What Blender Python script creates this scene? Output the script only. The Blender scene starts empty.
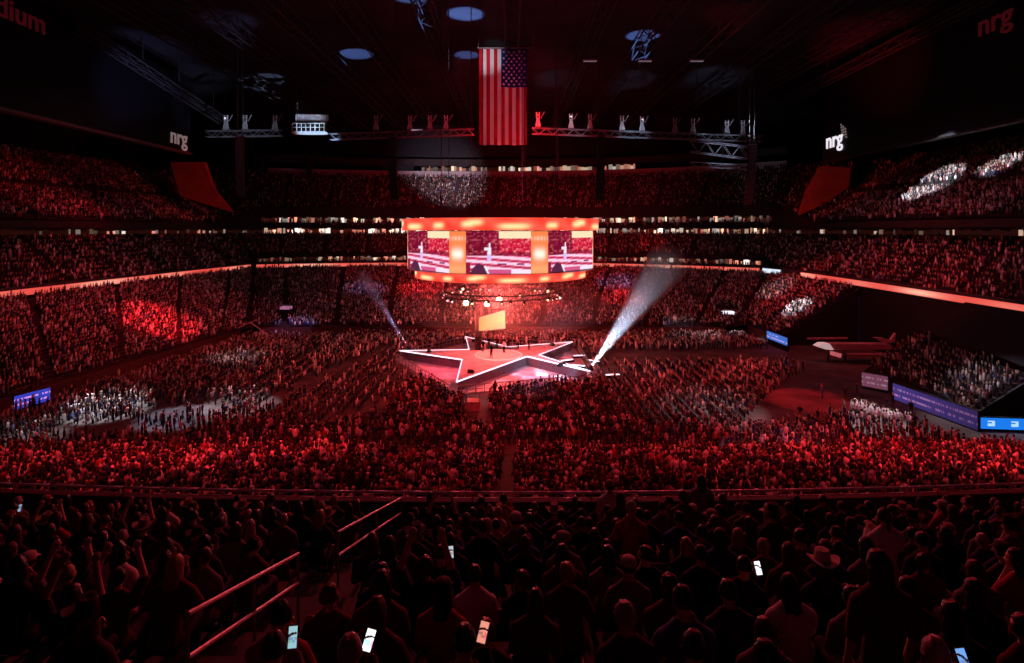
import bpy, bmesh, math, random
import numpy as np
from mathutils import Vector, Matrix, Quaternion

random.seed(7)
rng = np.random.default_rng(11)
scene = bpy.context.scene
C = bpy.context.collection

# ------------------------------------------------------------------ camera
H = 20.0            # eye height above the arena floor
F = 560.0           # focal length in pixels of the 1024 x 663 frame
HY = 230.0          # image row of the eye level
cam_data = bpy.data.cameras.new('camera')
cam_data.sensor_width = 36.0
cam_data.lens = F / 1024.0 * 36.0
cam_data.shift_y = -(331.5 - HY) / 1024.0
cam_data.clip_start = 0.1
cam_data.clip_end = 600
cam = bpy.data.objects.new('camera', cam_data)
cam.location = (0, 0, H)
cam.rotation_euler = (math.pi / 2, 0, 0)
C.objects.link(cam)
scene.camera = cam

def P(px, py, Y):
    return Vector(((px - 512.0) / F * Y, Y, H - (py - HY) / F * Y))

# ------------------------------------------------------------------ world, exposure
world = bpy.data.worlds.new('world')
scene.world = world
world.use_nodes = True
bg = world.node_tree.nodes['Background']
bg.inputs[0].default_value = (0.5, 0.08, 0.5, 1)
bg.inputs[1].default_value = 0.010
vs = scene.view_settings
vs.view_transform = 'Standard'
vs.look = 'None'
vs.gamma = 1.0
vs.exposure = 0.0
vs.use_curve_mapping = False

# ------------------------------------------------------------------ arena spotlights
RED = (1.0, 0.022, 0.035)
PINK = (1.0, 0.16, 0.22)
WHITE = (0.85, 0.88, 1.0)
ICE = (0.55, 0.72, 1.0)
LILAC = (0.6, 0.4, 1.0)

def spot(name, loc, target, angle, watts, color, blend=0.6, radius=0.4):
    d = bpy.data.lights.new(name, 'SPOT')
    d.energy = watts
    d.color = color
    d.spot_size = math.radians(angle)
    d.spot_blend = blend
    d.shadow_soft_size = radius
    o = bpy.data.objects.new(name, d)
    o.location = loc
    o.rotation_euler = (Vector(target) - Vector(loc)).to_track_quat('-Z', 'Y').to_euler()
    C.objects.link(o)
    return o

K = 1000.0
LT, RT, FT, BT = (-42, 70, 48), (42, 70, 48), (0, 34, 52), (0, 128, 50)     # lamp positions on the roof grid
# broad red washes from the roof grid
spot('wash_left', LT, (-58, 88, 2), 64, 36*K, RED, 0.9)
spot('wash_right', RT, (54, 95, 3), 66, 26*K, RED, 0.9)
spot('wash_far', (0, 121, 56), (0, 134, 3), 95, 95*K, RED, 0.9)
spot('wash_near_left', (-28, 26, 54), (-20, 42, 2), 70, 50*K, RED, 0.8)
spot('wash_near_right', (28, 26, 54), (20, 42, 2), 70, 52*K, RED, 0.8)
spot('wash_floor_left', (-44, 56, 48), (-12, 70, 0), 60, 28*K, RED, 0.8)
spot('wash_floor_right', (44, 56, 48), (14, 72, 0), 60, 28*K, RED, 0.8)
spot('wash_upper_deck', (0, 112, 30), (0, 178, 33), 90, 9*K, RED, 0.9)
spot('wash_middle_far', (-26, 98, 28), (-20, 162, 16), 70, 9*K, RED, 0.9)
spot('wash_middle_far', (26, 98, 28), (20, 162, 16), 70, 9*K, RED, 0.9)
spot('wash_upper_left', (-30, 85, 40), (-82, 105, 22), 60, 7*K, RED, 0.9)
spot('wash_upper_right', (30, 85, 40), (72, 95, 18), 60, 4.5*K, RED, 0.9)
spot('fill_bowl_left', (-42, 80, 50), (-42, 90, 0), 140, 6*K, (0.9, 0.35, 0.5), 0.8)
spot('fill_bowl_right', (42, 80, 50), (42, 90, 0), 140, 6*K, (0.9, 0.35, 0.5), 0.8)
spot('fill_near', (0, 24, 54), (0, 44, 0), 110, 1.5*K, (0.9, 0.45, 0.6), 0.8)
# tighter red patches
spot('patch_left_bowl', (-12, 75, 45), P(165, 315, 92), 13, 420*K, RED, 0.7)
spot('patch_left_top', (-12, 75, 40), P(80, 180, 98), 16, 40*K, RED, 0.9)
spot('patch_left_middle', (-12, 75, 40), P(115, 208, 102), 10, 40*K, RED, 0.9)
spot('patch_left_low', LT, P(45, 385, 63), 16, 40*K, RED, 0.8)
spot('patch_far_left', (-16, 100, 42), P(425, 288, 128), 20, 130*K, RED, 0.9)
spot('patch_far_right', (16, 100, 42), P(622, 300, 122), 18, 120*K, RED, 0.9)
spot('patch_far_mid', (0, 104, 30), P(545, 305, 118), 22, 95*K, RED, 0.9)
spot('patch_behind_stage', (-24, 114, 45), (-3, 97.5, 0), 11, 150*K, RED, 0.8)
spot('patch_behind_stage_right', (24, 116, 45), (10, 100, 0), 14, 60*K, RED, 0.9)
spot('patch_middle_far', (16, 100, 32), P(655, 246, 158), 9, 50*K, RED, 0.9)
spot('patch_right_low', (12, 80, 45), P(800, 290, 112), 18, 60*K, RED, 0.9)
spot('patch_right_middle', (12, 80, 45), P(960, 270, 76), 22, 14*K, RED, 0.9)
spot('patch_near_left', (-30, 24, 52), P(235, 455, 42), 22, 150*K, RED, 0.8)
spot('patch_near_far_left', (-34, 24, 52), P(60, 470, 38), 24, 50*K, RED, 0.8)
spot('patch_near_right', (32, 24, 52), P(905, 450, 42), 30, 170*K, RED, 0.8)
spot('patch_near_mid', (10, 24, 52), P(690, 460, 40), 20, 50*K, RED, 0.8)
spot('patch_near_centre', (0, 24, 52), P(545, 430, 52), 12, 26*K, RED, 0.8)
spot('patch_floor_right', RT, P(650, 380, 72), 12, 130*K, (1.0, .06, .08), 0.8)
spot('patch_floor_right_far', RT, P(745, 368, 78), 12, 120*K, (1.0, .06, .08), 0.8)
spot('patch_floor_left', LT, P(425, 395, 66), 12, 90*K, RED, 0.8)
spot('patch_floor_back', LT, P(430, 350, 92), 8, 60*K, RED, 0.8)
spot('patch_tunnel', (22, 72, 48), P(805, 395, 66), 13, 110*K, RED, 0.6)
# white and blue follow spots
spot('white_left_a', LT, P(110, 398, 62), 11, 300*K, WHITE, 0.5)
spot('white_left_b', LT, P(180, 412, 60), 11, 150*K, ICE, 0.5)
spot('white_left_c', LT, P(235, 390, 64), 11, 170*K, WHITE, 0.6)
spot('white_left_d', LT, P(30, 420, 54), 9, 120*K, WHITE, 0.6)
spot('white_left_e', LT, P(235, 355, 84), 12, 60*K, (.9, .7, .75), 0.7)
spot('white_right_a', RT, P(775, 438, 52), 11, 90*K, ICE, 0.6)
spot('white_right_b', RT, P(710, 405, 62), 15, 85*K, WHITE, 0.7)
spot('white_right_c', RT, P(872, 408, 58), 9, 220*K, WHITE, 0.5)
spot('white_right_d', RT, P(975, 380, 58), 16, 60*K, WHITE, 0.7)
spot('white_right_e', RT, P(905, 415, 57), 7, 50*K, WHITE, 0.5)
spot('white_back', (20, 120, 45), P(690, 331, 103), 13, 120*K, WHITE, 0.6)
spot('white_back_end', (20, 120, 45), P(745, 336, 103), 6, 200*K, WHITE, 0.5)
spot('white_corner', (10, 85, 45), P(810, 322, 104), 6, 320*K, WHITE, 0.4)
spot('white_corner_top', (10, 85, 45), P(785, 298, 118), 8, 60*K, (.9, .8, .85), 0.7)
spot('white_upper_a', (-10, 80, 50), P(930, 182, 104), 6.0, 800*K, WHITE, 0.25)
spot('white_upper_b', (-10, 80, 50), P(1014, 166, 94), 4, 600*K, WHITE, 0.3)
spot('lilac_left', (-14, 90, 45), P(292, 325, 106), 9, 90*K, LILAC, 0.7)
spot('lilac_far', (14, 95, 45), P(620, 280, 132), 14, 40*K, LILAC, 0.9)
spot('lilac_far_left', (-14, 95, 45), P(365, 285, 128), 12, 40*K, LILAC, 0.9)
spot('white_far_top', (0, 110, 30), P(445, 173, 188), 22, 190*K, (.9, .8, .95), 1.0)
spot('white_front_stage', (14, 40, 48), P(535, 385, 66), 7, 26*K, ICE, 0.7)
spot('white_stage_tip', LT, P(460, 388, 66), 5, 60*K, WHITE, 0.7)
# stage light
PK = (1.0, 0.13, 0.24)
spot('stage_pink_left', (-18, 66, 45), (-8, 84, 1.5), 16, 90*K, (1.0, 0.09, 0.26), 0.6)
spot('stage_pink_right', (20, 70, 45), (4, 89, 1.5), 14, 150*K, (1.0, 0.26, 0.36), 0.6)
spot('stage_red_arm', (-18, 60, 42), (-9, 79, 0.5), 14, 90*K, (1.0, .05, .12), 0.6)
spot('stage_front_arm', (0, 48, 45), (-4, 75, 1.0), 12, 60*K, (1.0, .05, .1), 0.7)
spot('stage_white_arm', (20, 58, 40), (6, 79, 0.5), 14, 70*K, (0.75, 0.7, 1.0), 0.5)
for k_, (x_, y_, a_, w_) in enumerate(((4.2, 77.6, 3.2, 520), (6.4, 76.2, 2.2, 420), (2.0, 76.0, 2.0, 330), (.6, 77.6, 1.6, 300), (8.2, 76.4, 1.5, 330), (3.6, 79.4, 2.0, 420), (-1.2, 74.2, 1.8, 220))):
    spot('stage_white_floor', (14 + k_, 58, 34), (x_, y_, 0), a_, w_*K, (0.74, 0.72, 1.0), 0.5)
spot('stage_lilac_pit', (16, 58, 34), (4, 76.5, 0), 13, 40*K, (0.5, 0.35, 0.9), 0.7)
spot('stage_pit_left', (-24, 58, 40), (-9.5, 78.0, 0), 8, 160*K, (1.0, .07, .16), 0.6)
# blue spots that reach the roof
for nm, px, py, w, an in (('roof_a', 466, 17, 60, 8.5), ('roof_b', 410, -1, 50, 8), ('roof_c', 357, 56, 60, 8),
                          ('roof_d', 467, 57, 40, 6.5), ('roof_e', 642, 38, 60, 8)):
    Yr = 38.0 * F / (HY - py)
    t = P(px, py, Yr)
    spot(nm, (t.x * 0.5, 104, 14), t, an, w*5*K, (0.22, 0.42, 1.0), 0.25)
spot('catwalk_white', (-10, 95, 15), P(310, 125, 128), 7, 330*K, ICE, 0.3)
spot('truss_white', (16, 96, 18), P(572, 128, 124), 13, 26*K, ICE, 0.8)
spot('truss_white', (22, 96, 18), P(634, 130, 124), 13, 36*K, ICE, 0.8)
spot('truss_white', (36, 92, 18), P(722, 146, 116), 17, 36*K, ICE, 0.8)
spot('truss_white_left', (-20, 90, 15), P(240, 132, 124), 16, 50*K, ICE, 0.9)
spot('flag_white', (-18, 60, 38), P(487, 58, 110), 8.5, 70*K, WHITE, 1.0)
spot('flag_red', (0, 70, 25), P(505, 115, 110), 30, 24*K, (1.0, 0.12, 0.16), 1.0)
spot('panel_red_left', (-48, 116, 30), P(190, 185, 130), 44, 4*K, (1, .02, .01), 0.6)
spot('panel_red_right', (46, 112, 30), P(828, 190, 128), 44, 5*K, (1, .02, .01), 0.6)
spot('roof_red_far', (0, 105, 24), (0, 185, 52), 110, 26*K, RED, 1.0)  # added upward washes, in place of the hazy red glow under the roof
spot('roof_red_near', (0, 70, 24), (0, 95, 58), 130, 10*K, (.9, .03, .12), 1.0)
spot('edge_truss_blue', (-45, 75, 18), (-74, 112, 50), 22, 50*K, (.35, .4, .8), 0.9)
spot('edge_truss_red', (35, 75, 18), (70, 108, 53.5), 26, 50*K, RED, 0.9)
spot('roof_truss_blue', (-30, 80, 20), (-50, 101, 55), 13, 25*K, (.35, .4, .8), 0.8)
spot('roof_truss_red', (20, 80, 20), (37.5, 98, 55), 14, 15*K, RED, 0.8)
# added spots standing in for red arena light on the near deck
spot('deck_rim', (0, 50, 36), (0, 9, 15), 60, 20*K, (1.0, .03, .05), 0.8, 1.0)
spot('rail_pink', (0, 46, 26), (0, 14.1, 13.4), 40, 3.5*K, PINK, 0.9)
spot('deck_rim_side', (30, 45, 30), (3, 8, 15), 50, 10*K, (1.0, .03, .05), 0.8, 1.0)

# ------------------------------------------------------------------ materials
_mats = {}
def mat(name, base, rough=0.6, metal=0.0, emit=None, strength=0.0, noise=0.25, scale=3.0, spec=0.3):
    if name in _mats:
        return _mats[name]
    m = bpy.data.materials.new(name)
    m.use_nodes = True
    nt = m.node_tree
    b = nt.nodes['Principled BSDF']
    b.inputs['Roughness'].default_value = rough
    b.inputs['Metallic'].default_value = metal
    b.inputs['Specular IOR Level'].default_value = spec
    tc = nt.nodes.new('ShaderNodeTexCoord')
    nz = nt.nodes.new('ShaderNodeTexNoise')
    nz.inputs['Scale'].default_value = scale
    nz.inputs['Detail'].default_value = 4
    nt.links.new(tc.outputs['Object'], nz.inputs['Vector'])
    rp = nt.nodes.new('ShaderNodeValToRGB')
    rp.color_ramp.elements[0].position = 0.3
    rp.color_ramp.elements[1].position = 0.7
    rp.color_ramp.elements[0].color = tuple(c * (1 - noise) for c in base) + (1,)
    rp.color_ramp.elements[1].color = tuple(min(1, c * (1 + noise)) for c in base) + (1,)
    nt.links.new(nz.outputs['Fac'], rp.inputs['Fac'])
    nt.links.new(rp.outputs['Color'], b.inputs['Base Color'])
    if emit:
        b.inputs['Emission Color'].default_value = tuple(emit) + (1,)
        b.inputs['Emission Strength'].default_value = strength
    _mats[name] = m
    return m

def attr_mat(name, emission=0.0, rough=0.8, spec=0.2):
    if name in _mats:
        return _mats[name]
    m = bpy.data.materials.new(name)
    m.use_nodes = True
    nt = m.node_tree
    b = nt.nodes['Principled BSDF']
    at = nt.nodes.new('ShaderNodeAttribute')
    at.attribute_name = 'Col'
    b.inputs['Roughness'].default_value = rough
    b.inputs['Specular IOR Level'].default_value = spec
    if emission > 0:
        b.inputs['Base Color'].default_value = (0.02, 0.02, 0.02, 1)
        nt.links.new(at.outputs['Color'], b.inputs['Emission Color'])
        b.inputs['Emission Strength'].default_value = emission
    else:
        nt.links.new(at.outputs['Color'], b.inputs['Base Color'])
    _mats[name] = m
    return m

def object_colour_mat(name, rough=0.8, noise_scale=40.0):
    m = bpy.data.materials.new(name)
    m.use_nodes = True
    nt = m.node_tree
    b = nt.nodes['Principled BSDF']
    oi = nt.nodes.new('ShaderNodeObjectInfo')
    nz = nt.nodes.new('ShaderNodeTexNoise')
    nz.inputs['Scale'].default_value = noise_scale
    tc = nt.nodes.new('ShaderNodeTexCoord')
    nt.links.new(tc.outputs['Object'], nz.inputs['Vector'])
    mx = nt.nodes.new('ShaderNodeMix')
    mx.data_type = 'RGBA'
    mx.blend_type = 'MULTIPLY'
    mx.inputs[0].default_value = 0.35
    nt.links.new(oi.outputs['Color'], mx.inputs[6])
    nt.links.new(nz.outputs['Fac'], mx.inputs[7])
    nt.links.new(mx.outputs[2], b.inputs['Base Color'])
    b.inputs['Roughness'].default_value = rough
    b.inputs['Specular IOR Level'].default_value = 0.25
    _mats[name] = m
    return m

M_CONC = mat('dark_concrete', (0.09, 0.085, 0.085), 0.9)
M_STAND = mat('stand_seating', (0.045, 0.02, 0.024), 0.8)
M_WALL = mat('arena_wall', (0.035, 0.027, 0.03), 0.85, scale=0.4)
M_FLOOR = mat('arena_floor', (0.085, 0.065, 0.06), 0.9, noise=0.45, scale=0.35)
M_CEIL = mat('roof_fabric', (0.05, 0.045, 0.06), 0.9, noise=0.3, scale=0.15)
M_STEEL = mat('grey_steel', (0.32, 0.31, 0.33), 0.45, 0.4)
M_DSTEEL = mat('dark_steel', (0.06, 0.06, 0.065), 0.5, 0.3)
M_RSTEEL = mat('roof_steel', (0.07, 0.065, 0.075), 0.6, 0.1)
M_BLACK = mat('black_paint', (0.012, 0.012, 0.014), 0.6)
M_BOARD = mat('dark_board', (0.016, 0.014, 0.022), 0.4)
M_STAGE = mat('stage_deck', (0.42, 0.36, 0.38), 0.35, scale=0.8)
M_REDPANEL = mat('red_corner_panel', (0.35, 0.08, 0.06), 0.7, scale=0.3)
M_LIGHTPAINT = mat('pale_grey_paint', (0.6, 0.6, 0.62), 0.6)
M_WARM = mat('warm_lamp_glass', (0.9, 0.8, 0.6), 0.3, emit=(1.0, 0.72, 0.42), strength=3.2)
M_HOT = mat('hot_lamp_glass', (0.9, 0.8, 0.6), 0.3, emit=(1.0, 0.70, 0.30), strength=14.0)
M_ROSE = mat('rose_lamp_glass', (.9, .4, .4), .3, emit=(1.0, .25, .2), strength=2.6)
M_LEDW = mat('white_led_strip', (0.9, 0.9, 0.9), 0.3, emit=(0.86, 0.84, 1.0), strength=1.5)
M_SCREEN = attr_mat('led_screen', 1.0, 0.4)
M_CROWD = attr_mat('crowd_clothes', 0.0, 0.85)
M_SEAT = mat('seat_plastic', (0.10, 0.03, 0.035), 0.45)

# ------------------------------------------------------------------ mesh helpers
class MB:
    """Collects shapes for ONE mesh object."""
    def __init__(self):
        self.v, self.f, self.c = [], [], []
    def add(self, verts, faces):
        o = len(self.v)
        self.v += [tuple(p) for p in verts]
        self.f += [tuple(i + o for i in f) for f in faces]
    def box(self, c, s, rot=None):
        x, y, z = s[0] / 2, s[1] / 2, s[2] / 2
        pts = [Vector((i * x, j * y, k * z)) for k in (-1, 1) for j in (-1, 1) for i in (-1, 1)]
        if rot is not None:
            pts = [rot @ p for p in pts]
        c = Vector(c)
        self.add([c + p for p in pts], [(0, 2, 3, 1), (4, 5, 7, 6), (0, 1, 5, 4), (2, 6, 7, 3), (0, 4, 6, 2), (1, 3, 7, 5)])
        return self
    def bar(self, a, b, r, n=6, r2=None):
        a, b = Vector(a), Vector(b)
        d = b - a
        if d.length < 1e-6:
            return self
        q = d.to_track_quat('Z', 'Y')
        r2 = r if r2 is None else r2
        pts = []
        for p, rr in ((a, r), (b, r2)):
            for k in range(n):
                t = 2 * math.pi * k / n
                pts.append(p + q @ Vector((rr * math.cos(t), rr * math.sin(t), 0)))
        fs = [(k, (k + 1) % n, n + (k + 1) % n, n + k) for k in range(n)]
        fs += [tuple(range(n - 1, -1, -1)), tuple(range(n, 2 * n))]
        self.add(pts, fs)
        return self
    def tube(self, pts, r, n=6):
        for a, b in zip(pts[:-1], pts[1:]):
            self.bar(a, b, r, n)
        return self
    def prism(self, poly, z0, z1):
        n = len(poly)
        self.add([(p[0], p[1], z0) for p in poly] + [(p[0], p[1], z1) for p in poly],
                 [tuple(range(n - 1, -1, -1)), tuple(range(n, 2 * n))] + [(k, (k + 1) % n, n + (k + 1) % n, n + k) for k in range(n)])
        return self
    def lathe(self, prof, n=24, c=(0, 0, 0), axis=None):
        q = Vector(axis).to_track_quat('Z', 'Y') if axis is not None else Quaternion()
        c = Vector(c)
        pts = []
        for r, z in prof:
            for k in range(n):
                t = 2 * math.pi * k / n
                pts.append(c + q @ Vector((r * math.cos(t), r * math.sin(t), z)))
        fs = []
        for i in range(len(prof) - 1):
            for k in range(n):
                fs.append((i * n + k, i * n + (k + 1) % n, (i + 1) * n + (k + 1) % n, (i + 1) * n + k))
        self.add(pts, fs)
        return self
    def ball(self, c, r, n=10, m=6, sc=(1, 1, 1)):
        prof = [(max(1e-4, math.sin(math.pi * i / m)) * r, -math.cos(math.pi * i / m) * r) for i in range(m + 1)]
        o = len(self.v)
        self.lathe(prof, n)
        for i in range(o, len(self.v)):
            p = self.v[i]
            self.v[i] = (c[0] + p[0] * sc[0], c[1] + p[1] * sc[1], c[2] + p[2] * sc[2])
        return self
    def mesh(self, name, material=None, smooth=False):
        me = bpy.data.meshes.new(name)
        me.from_pydata(self.v, [], self.f)
        if material:
            me.materials.append(material)
        if smooth:
            me.shade_smooth()
        me.update()
        return me
    def build(self, name, material=None, parent=None, smooth=False, loc=None):
        return link(name, self.mesh(name, material, smooth), parent, loc)

def link(name, data, parent=None, loc=None):
    o = bpy.data.objects.new(name, data)
    C.objects.link(o)
    if loc is not None:
        o.location = loc
    if parent is not None:
        o.parent = parent
        if loc is None:      # geometry was given in world coordinates: bring it into the parent's space
            o.matrix_parent_inverse = parent_matrix(parent).inverted()
    return o

def parent_matrix(o):
    m = Matrix.LocRotScale(o.location, o.rotation_euler, o.scale)
    return (parent_matrix(o.parent) @ o.matrix_parent_inverse @ m) if o.parent else m

def tag(o, label=None, cat=None, group=None, kind=None):
    if label: o['label'] = label
    if cat: o['category'] = cat
    if group: o['group'] = group
    if kind: o['kind'] = kind
    return o

def empty(name, loc, label, cat, group=None, rz=0.0):
    o = bpy.data.objects.new(name, None)
    C.objects.link(o)
    o.location = loc
    o.rotation_euler = (0, 0, rz)
    return tag(o, label, cat, group)

def struct(mb, name, material, label=None, smooth=False):
    o = mb.build(name, material, None, smooth)
    o['kind'] = 'structure'
    o['label'] = label or name.replace('_', ' ')
    o['category'] = 'structure'
    return o

def copy_thing(root, loc, rz=None):
    r = root.copy()
    C.objects.link(r)
    r.location = loc
    if rz is not None:
        r.rotation_euler = (0, 0, rz)
    def rec(src, dst):
        for ch in src.children:
            c = ch.copy()
            C.objects.link(c)
            c.parent = dst
            rec(ch, c)
    rec(root, r)
    return r

def set_point_colours(me, cols):
    a = me.color_attributes.new('Col', 'FLOAT_COLOR', 'POINT')
    a.data.foreach_set('color', np.asarray(cols, dtype=np.float32).ravel())

def set_face_colours(me, cols):
    """cols per face, written to the corners."""
    a = me.color_attributes.new('Col', 'FLOAT_COLOR', 'CORNER')
    out = []
    for p in me.polygons:
        out += list(cols[p.index]) * p.loop_total
    a.data.foreach_set('color', np.asarray(out, dtype=np.float32))

def resample(pts, n):
    p = np.asarray(pts, float)
    d = np.r_[0, np.cumsum(np.linalg.norm(np.diff(p[:, :2], axis=0), axis=1))]
    t = np.linspace(0, d[-1], n)
    return np.stack([np.interp(t, d, p[:, k]) for k in range(p.shape[1])], 1)

def smooth_curve(pts, n, it=3):
    p = np.asarray(pts, float)
    for _ in range(it):
        q = [p[0]]
        for a, b in zip(p[:-1], p[1:]):
            q += [a * .75 + b * .25, a * .25 + b * .75]
        q.append(p[-1])
        p = np.array(q)
    return resample(p, n)

def offset_curve(c, d):
    """move a plan curve outward (to the side away from the arena centre) by d"""
    t = np.gradient(c[:, :2], axis=0)
    t /= np.linalg.norm(t, axis=1)[:, None]
    nrm = np.stack([-t[:, 1], t[:, 0]], 1)
    mid = c[len(c) // 2, :2] - np.array([-4.0, 78.0])
    if np.dot(nrm[len(c) // 2], mid) < 0:
        nrm = -nrm
    return c[:, :2] + nrm * d

def with_z(c, z):
    return np.c_[c[:, :2], np.full(len(c), z)]

def ribbon_mesh(mb, a, b):
    """ruled strip between two matching polylines"""
    n = len(a)
    mb.add(list(map(tuple, a)) + list(map(tuple, b)), [(i, i + 1, n + i + 1, n + i) for i in range(n - 1)])

def wall_on(mb, c, z0, z1, thick):
    """an upright wall of real thickness along a plan curve, thickness going outward"""
    o = offset_curve(c, thick)
    n = len(c)
    v = [(p[0], p[1], z) for z in (z0, z1) for p in c] + [(p[0], p[1], z) for z in (z0, z1) for p in o]
    f = []
    for i in range(n - 1):
        f += [(i, i + 1, n + i + 1, n + i), (2*n + i + 1, 2*n + i, 3*n + i, 3*n + i + 1),
              (n + i, n + i + 1, 3*n + i + 1, 3*n + i), (2*n + i, 2*n + i + 1, i + 1, i)]
    f += [(0, n, 3*n, 2*n), (n-1, 3*n-1, 4*n-1, 2*n-1)]
    mb.add(v, f)

# ------------------------------------------------------------------ the setting
N = 90
rib_left = smooth_curve([(-74, 8), (-73.5, 50), (-73, 80), (-70, 118), (-66.5, 142)], N)
rib_far = smooth_curve([(-65.5, 143.5), (-50, 149), (-22, 153), (8, 152.5), (33, 147), (57.5, 130)], N)
rib_right = smooth_curve([(59.5, 124), (60.6, 110), (60.3, 85), (60, 65), (60, 8)], N)

mb = MB(); mb.box((-3, 75, -0.25), (130, 170, 0.5))
struct(mb, 'floor', M_FLOOR, 'brown arena floor')
mb = MB(); mb.box((0, 95, 59.0), (250, 240, 1.0))
struct(mb, 'ceiling', M_CEIL, 'dark fabric roof over the arena')
mb = MB(); mb.box((-113, 95, 29), (1, 240, 60)); struct(mb, 'wall_left', M_BOARD, 'dark end wall')
mb = MB(); mb.box((113, 95, 29), (1, 240, 60)); struct(mb, 'wall_right', M_BOARD, 'dark end wall')
mb = MB(); mb.box((0, 206, 29), (230, 1, 60)); struct(mb, 'wall_far', M_BOARD, 'dark back wall')

crowd_spots = []   # (x, y, z, facing angle, kind)   kind 0 seated, 1 standing

STAGE = np.array([-2.0, 83.5])
def add_spot(x, y, z, face=None, stand=None, p_stand=0.3):
    if face is None:
        d = STAGE - np.array([x, y])
        face = math.atan2(d[1], d[0]) + random.gauss(0, 0.2)
    if stand is None:
        stand = random.random() < p_stand
    crowd_spots.append((x, y, z, face, 1 if stand else 0))

def tier(name, inner, outer, rows, label, occupancy=0.9, pitch=0.50, aisle=10.0, skip=None, p_stand=0.12, material=None, phase=0.0):
    """A raked seating tier with real steps; its people are added to the crowd."""
    inner, outer = np.asarray(inner), np.asarray(outer)
    n = len(inner)
    mb = MB()
    lines = []
    for r in range(rows):
        z = inner[:, 2] + (outer[:, 2] - inner[:, 2]) * r / rows
        for t in (r / rows, (r + 1) / rows):
            p = inner + (outer - inner) * t
            lines.append(np.c_[p[:, :2], z])
    v = np.concatenate(lines)
    f = [(k * n + i, k * n + i + 1, (k + 1) * n + i + 1, (k + 1) * n + i) for k in range(len(lines) - 1) for i in range(n - 1)]
    mb.add([tuple(q) for q in v], f)
    o = struct(mb, name, material or M_STAND, label)
    L0 = np.r_[0, np.cumsum(np.linalg.norm(np.diff(inner[:, :2], axis=0), axis=1))][-1]
    n_aisle = max(1, int(round(L0 / aisle)))
    for r in range(rows):
        t = (r + 0.5) / rows
        p = inner + (outer - inner) * t
        z = inner[:, 2] + (outer[:, 2] - inner[:, 2]) * r / rows
        d = np.r_[0, np.cumsum(np.linalg.norm(np.diff(p[:, :2], axis=0), axis=1))]
        s = pitch * 0.5
        while s < d[-1]:
            u = s / d[-1]
            ua = (u * n_aisle + phase) % 1.0
            half = 0.55 / (d[-1] / n_aisle)
            if abs(ua - 0.5) > half and random.random() < occupancy:
                x = np.interp(s, d, p[:, 0]) + random.gauss(0, 0.05)
                y = np.interp(s, d, p[:, 1]) + random.gauss(0, 0.05)
                zz = np.interp(s, d, z)
                if skip is None or not skip(x, y, u, t):
                    add_spot(x, y, zz, p_stand=p_stand)
            s += pitch * random.uniform(0.92, 1.1)
    return o

# lower bowl: field wall line -> ribbon line
fw_left = resample([(-56.5, 20), (-55.8, 62), (-50, 103)], N)
fw_far = resample([(-48, 106), (0, 107), (40, 106)], N)
fw_right_a = resample([(45.5, 108), (46.4, 97)], 20)
fw_right_b = resample([(46.8, 74), (47.2, 62), (46.6, 56.3)], 30)
fw_right = resample([(46.4, 97), (60.2, 96.8), (60.2, 74.2), (46.8, 74)], 30)      # the tunnel opening
def skip_right(x, y, u, t):
    return t > 0.50 - .10 * u

tier('seating_tier_lower_left', with_z(fw_left, 1.6), with_z(offset_curve(rib_left, -0.6), 10.0), 26, 'lower stand at the end of the arena', 0.9)
tier('seating_tier_lower_far', with_z(fw_far, 1.6), with_z(offset_curve(rib_far, -0.6), 9.9), 44, 'lower stand across the arena', 0.92)
rr_ = offset_curve(rib_right, -0.6)
rr_a = resample([tuple(p) for p in rr_ if p[1] >= 97], 20); rr_b = resample([tuple(p) for p in rr_ if 56.3 <= p[1] <= 74], 30)
tier('seating_tier_lower_right', with_z(fw_right_a, 1.6), with_z(rr_a, 10.0), 17, 'lower stand beyond the tunnel', 0.95, aisle=30)
tier('seating_tier_tunnel_side', with_z(fw_right_b, 1.6), with_z(rr_b, 10.0), 18, 'lower stand on the near side of the tunnel', 0.95, skip=skip_right, aisle=14, phase=.3)
mb = MB()
for (x0, x1, y) in ((46.4, 60.0, 97.0), (46.8, 60.0, 74.0), (46.6, 60.0, 56.3)):
    mb.add([(x0, y, 0), (x1, y, 0), (x1, y, 9.8), (x0, y, 1.5), (x0, y + .3, 0), (x1, y + .3, 0), (x1, y + .3, 9.8), (x0, y + .3, 1.5)], [(0, 1, 2, 3), (7, 6, 5, 4), (0, 4, 5, 1), (1, 5, 6, 2), (2, 6, 7, 3), (3, 7, 4, 0)])
mb.box((60.4, 85.5, 5.0), (.4, 22.6, 10.0))
struct(mb, 'wall_tunnel', M_BLACK, 'black end walls beside the tunnel')
# corners of the lower bowl
cl_in = resample([(-50, 103), (-49.4, 105), (-48, 106)], 12); cl_out = resample([tuple(offset_curve(rib_left, -0.6)[-1]), tuple(offset_curve(rib_far, -0.6)[0])], 12)
tier('seating_tier_corner_left', with_z(cl_in, 1.6), with_z(cl_out, 9.9), 26, 'corner of the lower stand', 0.9, aisle=40)
cr_in = resample([(40, 106), (43, 107.3), (45.5, 108)], 12); cr_out = resample([tuple(offset_curve(rib_far, -0.6)[-1]), tuple(offset_curve(rib_right, -0.6)[0])], 12)
tier('seating_tier_corner_right', with_z(cr_in, 1.6), with_z(cr_out, 9.9), 26, 'corner of the lower stand', 0.9, aisle=40)
# near lower bowl, under the deck the camera stands on
near_in = resample([(-55, 49), (-20, 48), (20, 48), (50, 49)], N)
near_out = resample([(-55, 22), (-20, 20), (20, 20), (50, 22)], N)
tier('seating_tier_lower_near', with_z(near_in, 0.8), with_z(near_out, 8.4), 32, 'near lower stand below the deck', 0.93, pitch=0.55, phase=0.25, aisle=9.0)

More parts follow.
